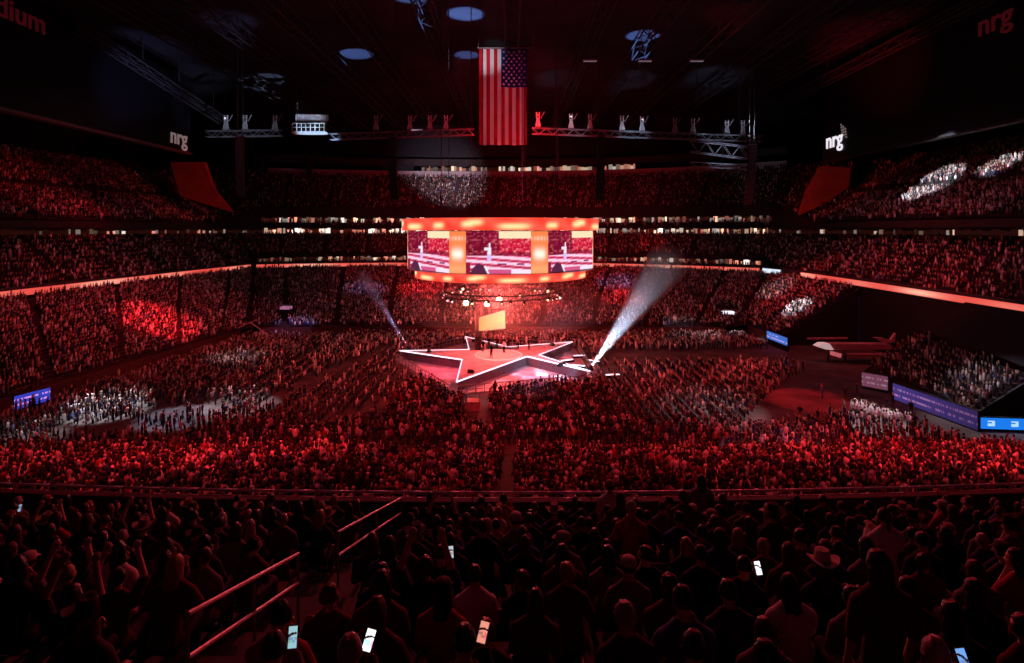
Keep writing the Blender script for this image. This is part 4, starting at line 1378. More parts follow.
def build_crowd(spots):
    sp = np.array(spots)
    dist = np.hypot(sp[:, 0], sp[:, 1])
    lod = np.where(dist < 76, 0, 1)
    arm = rng.choice([0, 1, 2], len(sp), p=[.84, .09, .07])
    shirt = SHIRTS[rng.choice(len(SHIRTS), len(sp), p=SW)]
    for i in line_up:
        shirt[i] = (.8, .8, .82)
    hair = HAIRS[rng.choice(len(HAIRS), len(sp), p=HW)]
    skin = SKINS[rng.choice(len(SKINS), len(sp), p=KW)]
    legs = LEGS[rng.choice(len(LEGS), len(sp))]
    # some wear a pale hat
    hat = rng.random(len(sp)) < .10
    hair[hat] = SHIRTS[[13, 14, 11]][rng.choice(3, hat.sum())]
    size = rng.normal(.96, .05, len(sp))
    V, COL, LT, LV = [], [], [], []
    off = 0
    for st in (0, 1):
        for ld in (0, 1):
            for am in (0, 1, 2):
                idx = np.nonzero((sp[:, 4] == st) & (lod == ld) & (arm == am))[0]
                if not len(idx):
                    continue
                tv, tf, ts = figure(bool(st), ld, am)
                n = len(tv)
                ca, sa = np.cos(sp[idx, 3]), np.sin(sp[idx, 3])
                k = size[idx]
                x = sp[idx, 0][:, None] + k[:, None] * (ca[:, None] * tv[:, 0] - sa[:, None] * tv[:, 1])
                y = sp[idx, 1][:, None] + k[:, None] * (sa[:, None] * tv[:, 0] + ca[:, None] * tv[:, 1])
                z = sp[idx, 2][:, None] + k[:, None] * tv[None, :, 2]
                V.append(np.stack([x, y, z], 2).reshape(-1, 3))
                pal = np.stack([shirt[idx], skin[idx], hair[idx], legs[idx]], 1)
                c = pal[:, ts].reshape(-1, 3)
                COL.append(np.c_[c, np.ones(len(c))])
                lt = np.array([len(q) for q in tf]); lv = np.concatenate([np.array(q) for q in tf])
                LT.append(np.tile(lt, len(idx)))
                LV.append((lv[None, :] + (off + n * np.arange(len(idx)))[:, None]).ravel())
                off += n * len(idx)
    V = np.concatenate(V); COL = np.concatenate(COL); LT = np.concatenate(LT); LV = np.concatenate(LV)
    me = bpy.data.meshes.new('crowd')
    me.vertices.add(len(V)); me.vertices.foreach_set('co', V.astype(np.float32).ravel())
    me.loops.add(len(LV)); me.loops.foreach_set('vertex_index', LV.astype(np.int32))
    me.polygons.add(len(LT)); me.polygons.foreach_set('loop_start', np.r_[0, np.cumsum(LT)[:-1]].astype(np.int32))
    me.polygons.foreach_set('loop_total', LT.astype(np.int32))
    me.update(calc_edges=True)
    set_point_colours(me, COL)
    me.materials.append(M_CROWD)
    me.shade_smooth()
    print('crowd verts', len(V), 'faces', len(LT))
    return me
line_set = set(line_up)
def keep(i, p):
    if i in line_set: return True
    for q, rad in CLEAR:
        if math.hypot(p[0] - q[0], p[1] - q[1]) < rad: return False
    return True
CLEAR = [((P(286, 309, 112).x, 112), 2.0), ((P(727, 314, 112).x, 112), 2.2), ((P(252, 322.5, 100).x, 100), .5), ((P(250, 322, 100).x, 99.5), 1.0)]
for o_ in scene.objects:
    if o_.name.startswith('led_board') or o_.name.startswith('light_panel') or o_.name.startswith('camera_riser'):
        CLEAR.append(((o_.location.x, o_.location.y), 1.4))
for a_, b_ in LED_SEGS:
    for t_ in np.linspace(0, 1, int((b_ - a_).length / .8) + 2):
        q_ = a_.lerp(b_, t_); CLEAR.append(((q_.x, q_.y), .75))
old = list(enumerate(crowd_spots))
kept = [(i, p) for i, p in old if keep(i, p)]
remap = {i: k for k, (i, p) in enumerate(kept)}
line_up = [remap[i] for i in line_up]
crowd = link('crowd', build_crowd([p for i, p in kept]))
tag(crowd, 'packed crowd of spectators filling the stands and the arena floor', 'crowd', None, 'stuff')

# ------------------------------------------------------------------ the near deck the photograph was taken from
ROWS = 13
ROW_D, Y_FRONT = 0.85, 13.3
row_y = [Y_FRONT - ROW_D * r for r in range(ROWS + 4)]
def tread(y):
    return 17.15 - .37 * y
row_z = [tread(y) for y in row_y]
mb = MB()
for r, (y, z) in enumerate(zip(row_y, row_z)):
    mb.box((0, y - .02, z - .6), (44, ROW_D, 1.2))
struct(mb, 'floor_near_deck', M_CONC, 'dark concrete steps of the near deck')
# parapet with a shiny rail, slightly bowed towards the ends
xs = np.linspace(-22, 22, 45)
py_ = 14.02 + .0028 * xs ** 2
mb = MB()
cur = np.c_[xs, py_]
o = np.c_[xs, py_ + .22]
zt = 13.18
v = [(x, y, 10.0) for x, y in cur] + [(x, y, zt) for x, y in cur] + [(x, y, 10.0) for x, y in o] + [(x, y, zt) for x, y in o]
n = len(xs)
f = []
for i in range(n - 1):
    f += [(i, i+1, n+i+1, n+i), (n+i, n+i+1, 3*n+i+1, 3*n+i), (2*n+i+1, 2*n+i, 3*n+i, 3*n+i+1)]
mb.add(v, f)
struct(mb, 'wall_parapet', M_CONC, 'dark parapet at the front of the near deck')
gr = empty('front_guardrail', (0, 14.1, zt), 'long shiny pink-lit guardrail along the front edge of the near deck', 'guardrail')
M_RAIL = mat('polished_rail', (.85, .80, .82), .35, .25)
mb = MB(); mb.tube([(x, y + .1, 13.38) for x, y in cur], .035, 8); mb.build('top_rail', M_RAIL, gr, True)
mb = MB(); mb.tube([(x, y + .1, 13.24) for x, y in cur], .016, 6); mb.build('lower_rail', M_RAIL, gr, True)
for i in range(0, n, 3):
    MB().bar((cur[i][0], cur[i][1] + .1, zt), (cur[i][0], cur[i][1] + .1, 13.38), .02, 6).build('post', M_STEEL, gr)

AISLE_X = -2.75
for y0, y1, lab in ((13.9, 8.85, 'two-bar stair handrail nearer the front guardrail, pink lit'), (7.2, 4.75, 'two-bar stair handrail further up the stair, red lit')):
    e = empty('stair_handrail', (AISLE_X, (y0 + y1) / 2, tread((y0 + y1) / 2)), lab, 'handrail')
    for h, nm in ((1.35, 'top_bar'), (.98, 'lower_bar')):
        MB().bar((AISLE_X, y0, tread(y0) + h), (AISLE_X, y1, tread(y1) + h), .021, 8).build(nm, M_RAIL, e)
    for y in np.linspace(y0, y1, 3):
        MB().bar((AISLE_X, y, tread(y) - .2), (AISLE_X, y, tread(y) + 1.35), .02, 6).build('post', M_STEEL, e)

# ---- a person: one continuous body with hair and clothes of its own
def capsule_body(joints, bones):
    """overlapping tapered limbs and an oval trunk, melted into one skin by the remesh that follows"""
    mb = MB()
    rad = lambda k: joints[k][1] if isinstance(joints[k][1], tuple) else (joints[k][1], joints[k][1])
    for a, b in bones:
        p, q = Vector(joints[a][0]), Vector(joints[b][0])
        ra, rb = rad(a), rad(b)
        if a == 'upper' and b[:3] == 'sho':
            ra = (.062, .062)
        if a == 'neck' and b[:3] == 'sho':
            ra, rb = (.05, .05), (.058, .058)
        if a == 'pelvis' and b[:3] == 'hip':
            ra = (.10, .10)
        if a == 'upper' and b == 'neck':
            ra = (.075, .065)
        n, m = 18, 7
        rings = []
        d = (q - p).normalized()
        trunk = a in ('pelvis', 'waist', 'chest') and b in ('waist', 'chest', 'upper')
        rot = Matrix.Identity(3) if trunk else d.to_track_quat('Z', 'Y').to_matrix()
        L = (q - p).length
        for t in np.linspace(-1, 1, 2 * m + 1):
            if t < -.5:
                s_ = (t + 1) / .5 * math.pi / 2; w = max(.02, math.sin(s_)); r_ = (ra[0] * w, ra[1] * w); off = -math.cos(s_) * min(ra); base = p
            elif t > .5:
                s_ = (1 - t) / .5 * math.pi / 2; w = max(.02, math.sin(s_)); r_ = (rb[0] * w, rb[1] * w); off = math.cos(s_) * min(rb); base = q
            else:
                u = t + .5; r_ = (ra[0] + (rb[0] - ra[0]) * u, ra[1] + (rb[1] - ra[1]) * u); off = 0; base = p.lerp(q, u)
            c = base + (Vector((0, 0, 1)) if trunk else d) * off
            rings.append([c + rot @ Vector((r_[0] * math.cos(2 * math.pi * k / n), r_[1] * math.sin(2 * math.pi * k / n), 0)) for k in range(n)])
        o = [x for rg in rings for x in rg]
        nr = len(rings)
        mb.add(o, [(i * n + k, i * n + (k + 1) % n, (i + 1) * n + (k + 1) % n, (i + 1) * n + k) for i in range(nr - 1) for k in range(n)] + [tuple(range(n - 1, -1, -1)), tuple((nr - 1) * n + k for k in range(n))])
    o = mb.build('tmp_body')
    rm = o.modifiers.new('remesh', 'REMESH'); rm.mode = 'VOXEL'; rm.voxel_size = .010
    sm = o.modifiers.new('smooth', 'SMOOTH'); sm.factor = .5; sm.iterations = 9
    return o

def head_mesh(c, yaw, pitch):
    """ovoid head with brow, eye sockets, nose, lips, chin and ears; faces +y before turning"""
    bm = bmesh.new()
    bmesh.ops.create_uvsphere(bm, u_segments=44, v_segments=32, radius=1.0)
    for v in bm.verts:
        x, y, z = v.co
        X, Y, Z = x * .077, y * .098, z * .118
        if z < 0:                                   # jaw
            X *= 1 - .28 * z * z
            if y > 0: Y *= 1 - .10 * z * z
            if y < 0: Y *= 1 - .35 * z * z
        if y > .5:
            def g(cx, cz, s): return math.exp(-((X - cx) / s) ** 2 - ((Z - cz) / s) ** 2)
            Y -= .012 * (g(-.032, .006, .017) + g(.032, .006, .017))
            Y += .022 * math.exp(-(X / .012) ** 2 - ((Z + .022) / .022) ** 2)
            Y += .006 * g(0, -.058, .02) + .008 * g(0, -.095, .022) + .004 * math.exp(-((Z - .03) / .012) ** 2 - (X / .05) ** 2)
        v.co = (X, Y, Z)
    for sx in (-1, 1):
        e = bmesh.ops.create_uvsphere(bm, u_segments=8, v_segments=6, radius=1.0)
        for v in e['verts']:
            v.co = (sx * .079 + v.co.x * .011, -.008 + v.co.y * .018, -.005 + v.co.z * .031)
    M = Matrix.Translation(c) @ Matrix.Rotation(yaw, 4, 'Z') @ Matrix.Rotation(pitch, 4, 'X')
    bmesh.ops.transform(bm, matrix=M, verts=bm.verts)
    me = bpy.data.meshes.new('tmp_head')
    bm.to_mesh(me); bm.free()
    o = bpy.data.objects.new('tmp_head', me)
    C.objects.link(o)
    return o, M

def make_pose(k):
    """joint positions for pose k; local: faces +y, origin on the tread under the seat"""
    r = random.Random(100 + k)
    J = {}
    standing = k in (6, 7)
    lean = (.03, .16, .03, .02, .06, .05, .0, .02)[k]
    side = (0, .0, .02, .0, -.06, .05, 0, .01)[k]
    hz = .92 if standing else .50
    J['pelvis'] = ((0, 0, hz), (.145, .115))
    J['waist'] = ((side * .3, lean * .35, hz + .20), (.125, .10))
    J['chest'] = ((side * .7, lean * .8, hz + .40), (.155, .115))
    J['upper'] = ((side, lean, hz + .50), (.12, .088))
    J['neck'] = ((side, lean + .015, hz + .625), .055)
    hc = Vector((side, lean + .045, hz + .76))
    J['skull'] = ((hc.x, hc.y - .02, hc.z - .03), .06)
    B = [('pelvis', 'waist'), ('waist', 'chest'), ('chest', 'upper'), ('upper', 'neck'), ('neck', 'skull')]
    sh = {}
    for s, nm in ((-1, 'l'), (1, 'r')):
        S = Vector((side + s * .178, lean - .005, hz + .485))
        hang = [Vector((s * .245, lean - .03, hz + .25)), Vector((s * .235, lean + .06, hz + .0))]
        lap = [Vector((s * .232, lean + .02, hz + .25)), Vector((s * .10, lean + .27, hz + .17))]
        fwd = [Vector((s * .24, lean + .10, hz + .28)), Vector((s * .12, .45, hz + .10))]
        phone = [Vector((s * .24, lean + .14, hz + .30)), Vector((s * .16, lean + .36, hz + .50))]
        up = [Vector((s * .29, lean + .05, hz + .72)), Vector((s * .20, lean + .12, hz + .98))]
        clap = [Vector((s * .24, lean + .08, hz + .28)), Vector((s * .06, lean + .32, hz + .44))]
        chin = [Vector((s * .22, lean + .18, hz + .24)), Vector((s * .07, lean + .17, hz + .56))]
        cross = [Vector((s * .232, lean + .06, hz + .26)), Vector((-s * .10, lean + .20, hz + .30))]
        if k == 0: p = lap
        elif k == 1: p = fwd
        elif k == 2: p = phone if s > 0 else lap
        elif k == 3: p = up
        elif k == 4: p = chin if s < 0 else lap
        elif k == 5: p = cross
        elif k == 6: p = hang
        else: p = clap
        if k == 5 and s > 0: p = [p[0], p[1] + Vector((0, .045, .05))]
        E, Wp = p
        J['sho' + nm] = (tuple(S), .068); J['elb' + nm] = (tuple(E), .047); J['wri' + nm] = (tuple(Wp), .032)
        d = (Wp - E).normalized()
        fd = Vector((0, 0, 1)) if (k == 2 and s > 0) else d
        if k in (0,): fd = (d + Vector((-s * .4, .2, -.3))).normalized()
        nrm = fd.cross(Vector((1, 0, 0)) if abs(fd.x) < .8 else Vector((0, 0, 1))).normalized()
        wid = nrm.cross(fd).normalized()
        palm = Wp + fd * .065
        J['pal' + nm] = (tuple(palm), .036)
        B += [('neck', 'sho' + nm), ('upper', 'sho' + nm), ('sho' + nm, 'elb' + nm), ('elb' + nm, 'wri' + nm), ('wri' + nm, 'pal' + nm)]
        bend = nrm * (1 if nrm.z < 0 else -1)
        if k == 2 and s > 0: bend = Vector((0, -1, 0))
        for fi, (off, ln) in enumerate(((-.036, .062), (-.012, .074), (.012, .070), (.036, .052))):
            a = palm + fd * .035 + wid * off
            b = a + fd * ln * .55 + bend * .010
            c = b + fd * ln * .35 + bend * .030
            J['fa%s%d' % (nm, fi)] = (tuple(a), .0105); J['fb%s%d' % (nm, fi)] = (tuple(b), .0092); J['fc%s%d' % (nm, fi)] = (tuple(c), .0078)
            B += [('pal' + nm, 'fa%s%d' % (nm, fi)), ('fa%s%d' % (nm, fi), 'fb%s%d' % (nm, fi)), ('fb%s%d' % (nm, fi), 'fc%s%d' % (nm, fi))]
        ts = wid * (-s) if k != 2 else wid * (1 if wid.x * -s > 0 else -1)
        t0 = Wp + fd * .03 + ts * .034; t1 = t0 + fd * .035 + ts * .022 + bend * .008; t2 = t1 + fd * .028 + ts * .004 + bend * .012
        J['ta' + nm] = (tuple(t0), .013); J['tb' + nm] = (tuple(t1), .0105); J['tc' + nm] = (tuple(t2), .009)
        B += [('pal' + nm, 'ta' + nm), ('ta' + nm, 'tb' + nm), ('tb' + nm, 'tc' + nm)]
        # legs
        if standing:
            hip, kn, an = Vector((s * .095, 0, .86)), Vector((s * .105, .03, .48)), Vector((s * .11, -.01, .09))
        else:
            hip, kn, an = Vector((s * .10, .06, .50)), Vector((s * .13, .44, .52)), Vector((s * .12, .40, .10))
        J['hip' + nm] = (tuple(hip), .09); J['kne' + nm] = (tuple(kn), .064); J['ank' + nm] = (tuple(an), .043); J['toe' + nm] = (tuple(an + Vector((s * .02, .16, -.055))), (.042, .03))
        B += [('pelvis', 'hip' + nm), ('hip' + nm, 'kne' + nm), ('kne' + nm, 'ank' + nm), ('ank' + nm, 'toe' + nm)]
    yaw = (.05, -.1, .05, 0, .75, -.7, .1, -.25)[k]
    pitch = (-.05, -.15, -.2, .05, 0, 0, -.05, -.05)[k]
    return J, B, hc, yaw, pitch

M_SKIN = object_colour_mat('skin', .6, 20)
_nt = M_SKIN.node_tree
_mx = [q for q in _nt.nodes if q.type == 'MIX'][0]
_mx.inputs[0].default_value = .2
_at = _nt.nodes.new('ShaderNodeAttribute'); _at.attribute_name = 'Col'
_m2 = _nt.nodes.new('ShaderNodeMix'); _m2.data_type = 'RGBA'; _m2.blend_type = 'MULTIPLY'; _m2.inputs[0].default_value = 1.0
_nt.links.new(_mx.outputs[2], _m2.inputs[6]); _nt.links.new(_at.outputs['Color'], _m2.inputs[7])
_nt.links.new(_m2.outputs[2], _nt.nodes['Principled BSDF'].inputs['Base Color'])
M_SHIRT = object_colour_mat('shirt_cloth', .85, 60)
M_TROU = object_colour_mat('trouser_cloth', .85, 60)
M_HAIR = object_colour_mat('hair', .42, 90)
M_HAT = object_colour_mat('hat_felt', .85, 60)
M_SHOE = mat('shoe_rubber', (.03, .03, .03), .6)

dg = None
def make_person_meshes(k):
    J, B, hc, yaw, pitch = make_pose(k)
    fing = lambda q: q[:2] in ('fa', 'fb', 'fc', 'ta', 'tb', 'tc')
    o = capsule_body({q: w for q, w in J.items() if not fing(q)}, [q for q in B if not fing(q[0]) and not fing(q[1])])
    h, HM = head_mesh(hc, yaw, pitch)
    deps = bpy.context.evaluated_depsgraph_get()
    fm = MB()
    for a, b in B:
        if fing(b):
            ra, rb = J[a][1], J[b][1]
            fm.bar(J[a][0], J[b][0], min(ra, rb * 1.35), 10, rb)
            fm.ball(J[b][0], rb, 10, 6)
            if fing(a): fm.ball(J[a][0], ra, 10, 6)
    bm = bmesh.new()
    bm.from_mesh(bpy.data.meshes.new_from_object(o.evaluated_get(deps)))
    bm.from_mesh(fm.mesh('fingers'))
    me = bpy.data.meshes.new('tmp_join'); bm.to_mesh(me); bm.free()
    bpy.data.objects.remove(o)
    t = bpy.data.objects.new('tmp_join', me); C.objects.link(t)
    rm = t.modifiers.new('remesh', 'REMESH'); rm.mode = 'VOXEL'; rm.voxel_size = .0085; rm.use_smooth_shade = True
    sm = t.modifiers.new('smooth', 'SMOOTH'); sm.factor = .5; sm.iterations = 2
    dc = t.modifiers.new('decimate', 'DECIMATE'); dc.ratio = .26
    bo = t.modifiers.new('head', 'BOOLEAN'); bo.operation = 'UNION'; bo.object = h; bo.solver = 'EXACT'; bo.use_self = True
    deps = bpy.context.evaluated_depsgraph_get()
    body = bpy.data.meshes.new_from_object(t.evaluated_get(deps))
    bpy.data.objects.remove(t); bpy.data.objects.remove(h)
    body.name = 'person_body'
    # nearest bone of each vertex
    n = len(body.vertices)
    co = np.empty(n * 3); body.vertices.foreach_get('co', co); co = co.reshape(-1, 3)
    no = np.empty(n * 3); body.vertices.foreach_get('normal', no); no = no.reshape(-1, 3)
    best = np.full(n, 9.0); lab = np.zeros(n, int)
    def cls(a, b):
        if a[:3] in ('hip',) or b[:3] in ('hip', 'kne', 'ank'): return 1          # trousers
        if b[:3] == 'toe': return 2                                               # shoe
        if a[:2] in ('pa', 'fa', 'fb', 'ta', 'tb') or b[:3] == 'pal': return 3     # hand
        if b[:3] == 'wri': return 4                                               # forearm
        if b in ('skull', 'neck'): return 5
        if a == 'neck': return 0
        return 0                                                                  # torso, upper arm
    for a, b in B:
        p, q = np.array(J[a][0]), np.array(J[b][0])
        d = q - p
        tt = np.clip(((co - p) @ d) / (d @ d), 0, 1)
        rr = J[b][1]; rr = rr[0] if isinstance(rr, tuple) else rr
        dist = np.linalg.norm(co - (p + tt[:, None] * d), axis=1) - rr * .6
        m = dist < best
        best[m] = dist[m]; lab[m] = cls(a, b)
    dh = np.linalg.norm(co - np.array(hc), axis=1)
    lab[dh < .125] = 5
    low = (lab == 0) & (co[:, 2] < J['pelvis'][0][2] + .03)
    lab[low] = 1
    pz = J['pelvis'][0][2]
    hipd = np.abs(co[:, 0]) < .22
    over = (lab == 1) & (co[:, 2] > pz - .01) & (co[:, 1] < .13) & hipd
    under = (lab == 0) & (co[:, 2] < pz + .12) & hipd
    def garment(classes, off, name):
        sel = np.isin(lab, classes) | (over if 0 in classes else under)
        mp = -np.ones(n, int); vs, fs = [], []
        for p in body.polygons:
            vi = list(p.vertices)
            if sum(sel[i] for i in vi) == len(vi):
                for i in vi:
                    if mp[i] < 0:
                        mp[i] = len(vs); vs.append(tuple(co[i] + no[i] * off))
                fs.append([mp[i] for i in vi])
        m2 = bpy.data.meshes.new(name); m2.from_pydata(vs, [], fs); m2.shade_smooth(); m2.update()
        return m2
    long_sleeve = k in (0, 2, 5, 7)
    shirt = garment([0, 4] if long_sleeve else [0], .016, 'shirt'); shirt.materials.append(M_SHIRT)
    trou = garment([1], .010, 'trousers'); trou.materials.append(M_TROU)
    body.materials.clear(); body.materials.append(M_SKIN); body.materials.append(M_SHOE)
    mi = np.array([1 if all(lab[i] == 2 for i in p.vertices) else 0 for p in body.polygons], dtype=np.int32)
    body.polygons.foreach_set('material_index', mi)
    body.shade_smooth(); body.update()
    inv = np.array(HM.inverted())
    lc = np.c_[co, np.ones(n)] @ inv.T
    fc = np.ones((n, 4))
    front = (lc[:, 1] > .055) & (dh < .16)
    for cx_, cz_, rx_, rz_, c_ in ((-.032, .006, .015, .0075, (.10, .08, .08)), (.032, .006, .015, .0075, (.10, .08, .08)), (-.033, .031, .019, .006, (.25, .2, .18)), (.033, .031, .019, .006, (.25, .2, .18)), (0, -.058, .024, .009, (.8, .42, .42))):
        m = front & (((lc[:, 0] - cx_) / rx_) ** 2 + ((lc[:, 2] - cz_) / rz_) ** 2 < 1.3)
        fc[m, :3] = c_
    set_point_colours(body, fc)
    return dict(body=body, shirt=shirt, trousers=trou, HM=HM, J=J, standing=k in (6, 7))

def hair_mesh(HM, style):
    bm = bmesh.new()
    bmesh.ops.create_uvsphere(bm, u_segments=30, v_segments=22, radius=1.0)
    r = random.Random(style)
    for v in bm.verts:
        x, y, z = v.co
        lump = 1 + .03 * math.sin(x * 9 + z * 5 + style) + .02 * math.sin(z * 17 + y * 11)
        X, Y, Z = x * .090 * lump, (y * .112 - .008) * lump, z * .128 * lump + .006
        face = y > .25 and z < .45 and abs(x) < .85
        if style == 'x': pass
        if style == 0:          # short
            if z < -.25 or face: X, Y, Z = x * .055, y * .06 - .01, max(z, -.4) * .085
        elif style in (1, 2, 3):   # long, shoulder length, bob
            ln = {1: .36, 2: .23, 3: .12}[style]
            if face: X, Y, Z = x * .055, y * .06, z * .09
            elif z < 0:
                kk = -z
                X = x / max(.25, math.sqrt(1 - z*z + .02)) * (.088 + .022 * kk) * lump if z > -.97 else x * .09
                Y = min(Y, .03) - .02 * kk - (.02 if style == 1 else 0) * kk
                if y < 0: Y = (y / max(.25, math.sqrt(1 - z*z + .02))) * .105 - .01 - .015 * kk if z > -.97 else Y
                Z = -kk * ln * (1 + .05 * math.sin(x * 23))
        elif style == 4:          # tied back
            if z < -.35 or face: X, Y, Z = x * .055, y * .06 - .01, max(z, -.5) * .085
        v.co = (X, Y, Z)
    if style == 4:
        e = bmesh.ops.create_uvsphere(bm, u_segments=12, v_segments=10, radius=1.0)
        for v in e['verts']:
            v.co = (v.co.x * .032, -.135 + v.co.y * .035 - .02 * (1 - v.co.z), -.03 + v.co.z * .115)
    bmesh.ops.transform(bm, matrix=HM, verts=bm.verts)
    me = bpy.data.meshes.new('hair'); bm.to_mesh(me); bm.free()
    me.materials.append(M_HAIR); me.shade_smooth()
    return me

def hat_mesh(HM, kind):
    mb = MB()
    if kind == 0:       # wide-brimmed western hat
        n, m = 36, 5
        vs = []
        for j in range(m + 1):
            rr = j / m
            for i in range(n):
                a = 2 * math.pi * i / n
                rx, ry = .085 + .095 * rr, .10 + .085 * rr
                z = .062 + .055 * rr ** 2 * abs(math.cos(a)) ** 2 - .02 * rr * abs(math.sin(a)) ** 2
                vs.append((rx * math.cos(a), ry * math.sin(a), z))
        mb.add(vs, [(j*n+i, j*n+(i+1) % n, (j+1)*n+(i+1) % n, (j+1)*n+i) for j in range(m) for i in range(n)])
        prof = [(1.0, .06), (.98, .10), (.92, .15), (.80, .185), (.45, .172), (.02, .160)]
        vs = [(.088 * p * math.cos(2*math.pi*i/n), .106 * p * math.sin(2*math.pi*i/n), z) for p, z in prof for i in range(n)]
        mb.add(vs, [(j*n+i, j*n+(i+1) % n, (j+1)*n+(i+1) % n, (j+1)*n+i) for j in range(len(prof)-1) for i in range(n)])
    else:               # peaked cap
        n = 28
        prof = [(1.0, .045), (1.0, .08), (.85, .12), (.5, .14), (.02, .145)]
        vs = [(.092 * p * math.cos(2*math.pi*i/n), .112 * p * math.sin(2*math.pi*i/n) - .005, z) for p, z in prof for i in range(n)]
        mb.add(vs, [(j*n+i, j*n+(i+1) % n, (j+1)*n+(i+1) % n, (j+1)*n+i) for j in range(len(prof)-1) for i in range(n)])
        vs = []
        for j in range(3):
            for i in range(9):
                a = math.pi * (.18 + .64 * i / 8)
                vs.append(((.088 + .004*j) * math.cos(a), .105 * math.sin(a) + .035 * j, .05 - .006 * j * j))
        mb.add(vs, [(j*9+i, j*9+i+1, (j+1)*9+i+1, (j+1)*9+i) for j in range(2) for i in range(8)])
    me = mb.mesh('hat', M_HAT, True)
    me.transform(HM)
    return me

PM = [make_person_meshes(k) for k in range(8)]
HAIR = {(k, s): hair_mesh(PM[k]['HM'], s) for k in range(8) for s in range(5)}
HATS = {(k, s): hat_mesh(PM[k]['HM'], s) for k in range(8) for s in range(2)}
print('person verts', [len(p['body'].vertices) for p in PM])

def make_person(loc, rz, k, hair, hat, cols, label, group, size=1.0, cat='person', name='person'):
    b = link(name, PM[k]['body'], None, loc)
    b.rotation_euler = (0, 0, rz)
    b.scale = (size, size, size)
    b.color = cols['skin'] + (1,)
    tag(b, label, cat, group)
    def child(nm, me, col):
        c = bpy.data.objects.new(nm, me); C.objects.link(c); c.parent = b; c.color = col + (1,)
        return c
    child('shirt', PM[k]['shirt'], cols['shirt'])
    child('trousers', PM[k]['trousers'], cols['trousers'])
    if hair is not None:
        child('hair', HAIR[(k, hair)], cols['hair'])
    if hat is not None:
        child('hat', HATS[(k, hat)], cols['hat'])
    return b

ORD = 'zeroth first second third fourth fifth sixth seventh eighth ninth tenth eleventh twelfth thirteenth fourteenth fifteenth sixteenth seventeenth eighteenth nineteenth twentieth'.split()
ORD += ['twenty-' + w for w in ORD[1:10]] + ['thirtieth']
shirt_names = [('black', (.012, .012, .014)), ('charcoal', (.04, .04, .045)), ('navy', (.012, .02, .06)), ('maroon', (.12, .012, .02)), ('grey', (.18, .18, .2)),
               ('red', (.40, .03, .04)), ('white', (.75, .73, .74)), ('blue', (.06, .12, .35)), ('brown', (.10, .06, .035))]
shirt_w = [5, 4, 3, 2.2, 2.2, 1.5, 1.0, 1.2, 1.5]
hair_names = [('black', (.010, .008, .008)), ('dark brown', (.03, .018, .012)), ('brown', (.08, .045, .025)), ('blond', (.40, .30, .17)), ('grey', (.35, .33, .32))]
hair_w = [3.5, 3.5, 2.2, 1.1, .7]
hat_names = [('tan', (.30, .22, .14)), ('white', (.50, .47, .44)), ('black', (.02, .02, .02))]

PHONES = [(369, 640, (.85, .95, 1.0), 1.6, 'tilted white glowing phone held low by the stair, brightest of all'), (483, 632, (1.0, .35, .25), .9, 'phone with a reddish picture on its screen, in the lowest rows'),
          (758, 568, (.95, .97, 1.0), 1.5, 'upright white glowing phone in the middle rows far from the stair'), (451, 552, (.7, .8, .9), .7, 'small pale grey glowing phone in the middle of the rows'),
          (20, 508, (.45, .65, .95), .6, 'small bluish phone near the guardrail, leftmost of the phones'), (293, 637, (.45, .8, .9), .7, 'pale cyan phone low beside the stair handrail'),
          (963, 660, (.2, .45, 1.0), .9, 'phone with a blue screen at the bottom edge, lowest of the phones')]
hand = Vector(PM[2]['J']['palr'][0])
forced = {}     # row -> list of (x, dict)
def nearest_row(y):
    return min(range(ROWS), key=lambda r: abs(row_y[r] - y))
for px, py, col, st, lab in PHONES:
    tan = (py - HY) / F
    y = (2.85 - .37 * hand.y - hand.z - .055) / (tan - .37)
    r = nearest_row(y - hand.y + .06)
    rz_ = -math.atan2((px - 512) / F, 1)
    hy_ = hand.y * math.cos(rz_) + hand.x * math.sin(rz_)
    dy_ = max(-.3, min(.3, (H - (row_z[r] + hand.z + .055)) / tan - (row_y[r] - .06 + hy_ - .02)))
    yy = row_y[r] + dy_ + hy_ - .08
    x = (px - 512) / F * yy
    hx_ = hand.x * math.cos(rz_) - hand.y * math.sin(rz_)
    forced.setdefault(r, []).append((x - hx_, dict(pose=2, dy=dy_, rz=rz_, hair=0, phone=(col, st, lab, px, py))))
forced.setdefault(nearest_row(5.65), []).append((.23, dict(pose=0, hair=1, hc=2, shirt=3)))
forced.setdefault(nearest_row(4.9), []).append(((385 - 512) / F * 5.3, dict(pose=1, hair=1, hc=2, shirt=3)))
forced.setdefault(nearest_row(7.3), []).append(((563 - 512) / F * 7.3, dict(pose=0, hair=1, hc=1, shirt=3)))
forced.setdefault(nearest_row(5.65), []).append(((90 - 512) / F * 5.9, dict(pose=3, hair=0, hc=0, shirt=0)))
forced.setdefault(nearest_row(4.8), []).append(((870 - 512) / F * 4.9, dict(pose=6, hair=1, hc=1, shirt=8)))
forced.setdefault(nearest_row(9.9), []).append(((165 - 512) / F * 10.5, dict(pose=0, hair=0, hat=0, shirt=0)))
forced.setdefault(nearest_row(11.6), []).append(((331 - 512) / F * 11.8, dict(pose=0, hair=0, hat=0, shirt=1)))
forced.setdefault(nearest_row(12.45), []).append(((500 - 512) / F * 13, dict(pose=0, hair=0, hat=0, shirt=1)))
forced.setdefault(nearest_row(12.45), []).append(((892 - 512) / F * 12.8, dict(pose=0, hair=0, hat=0, shirt=1)))

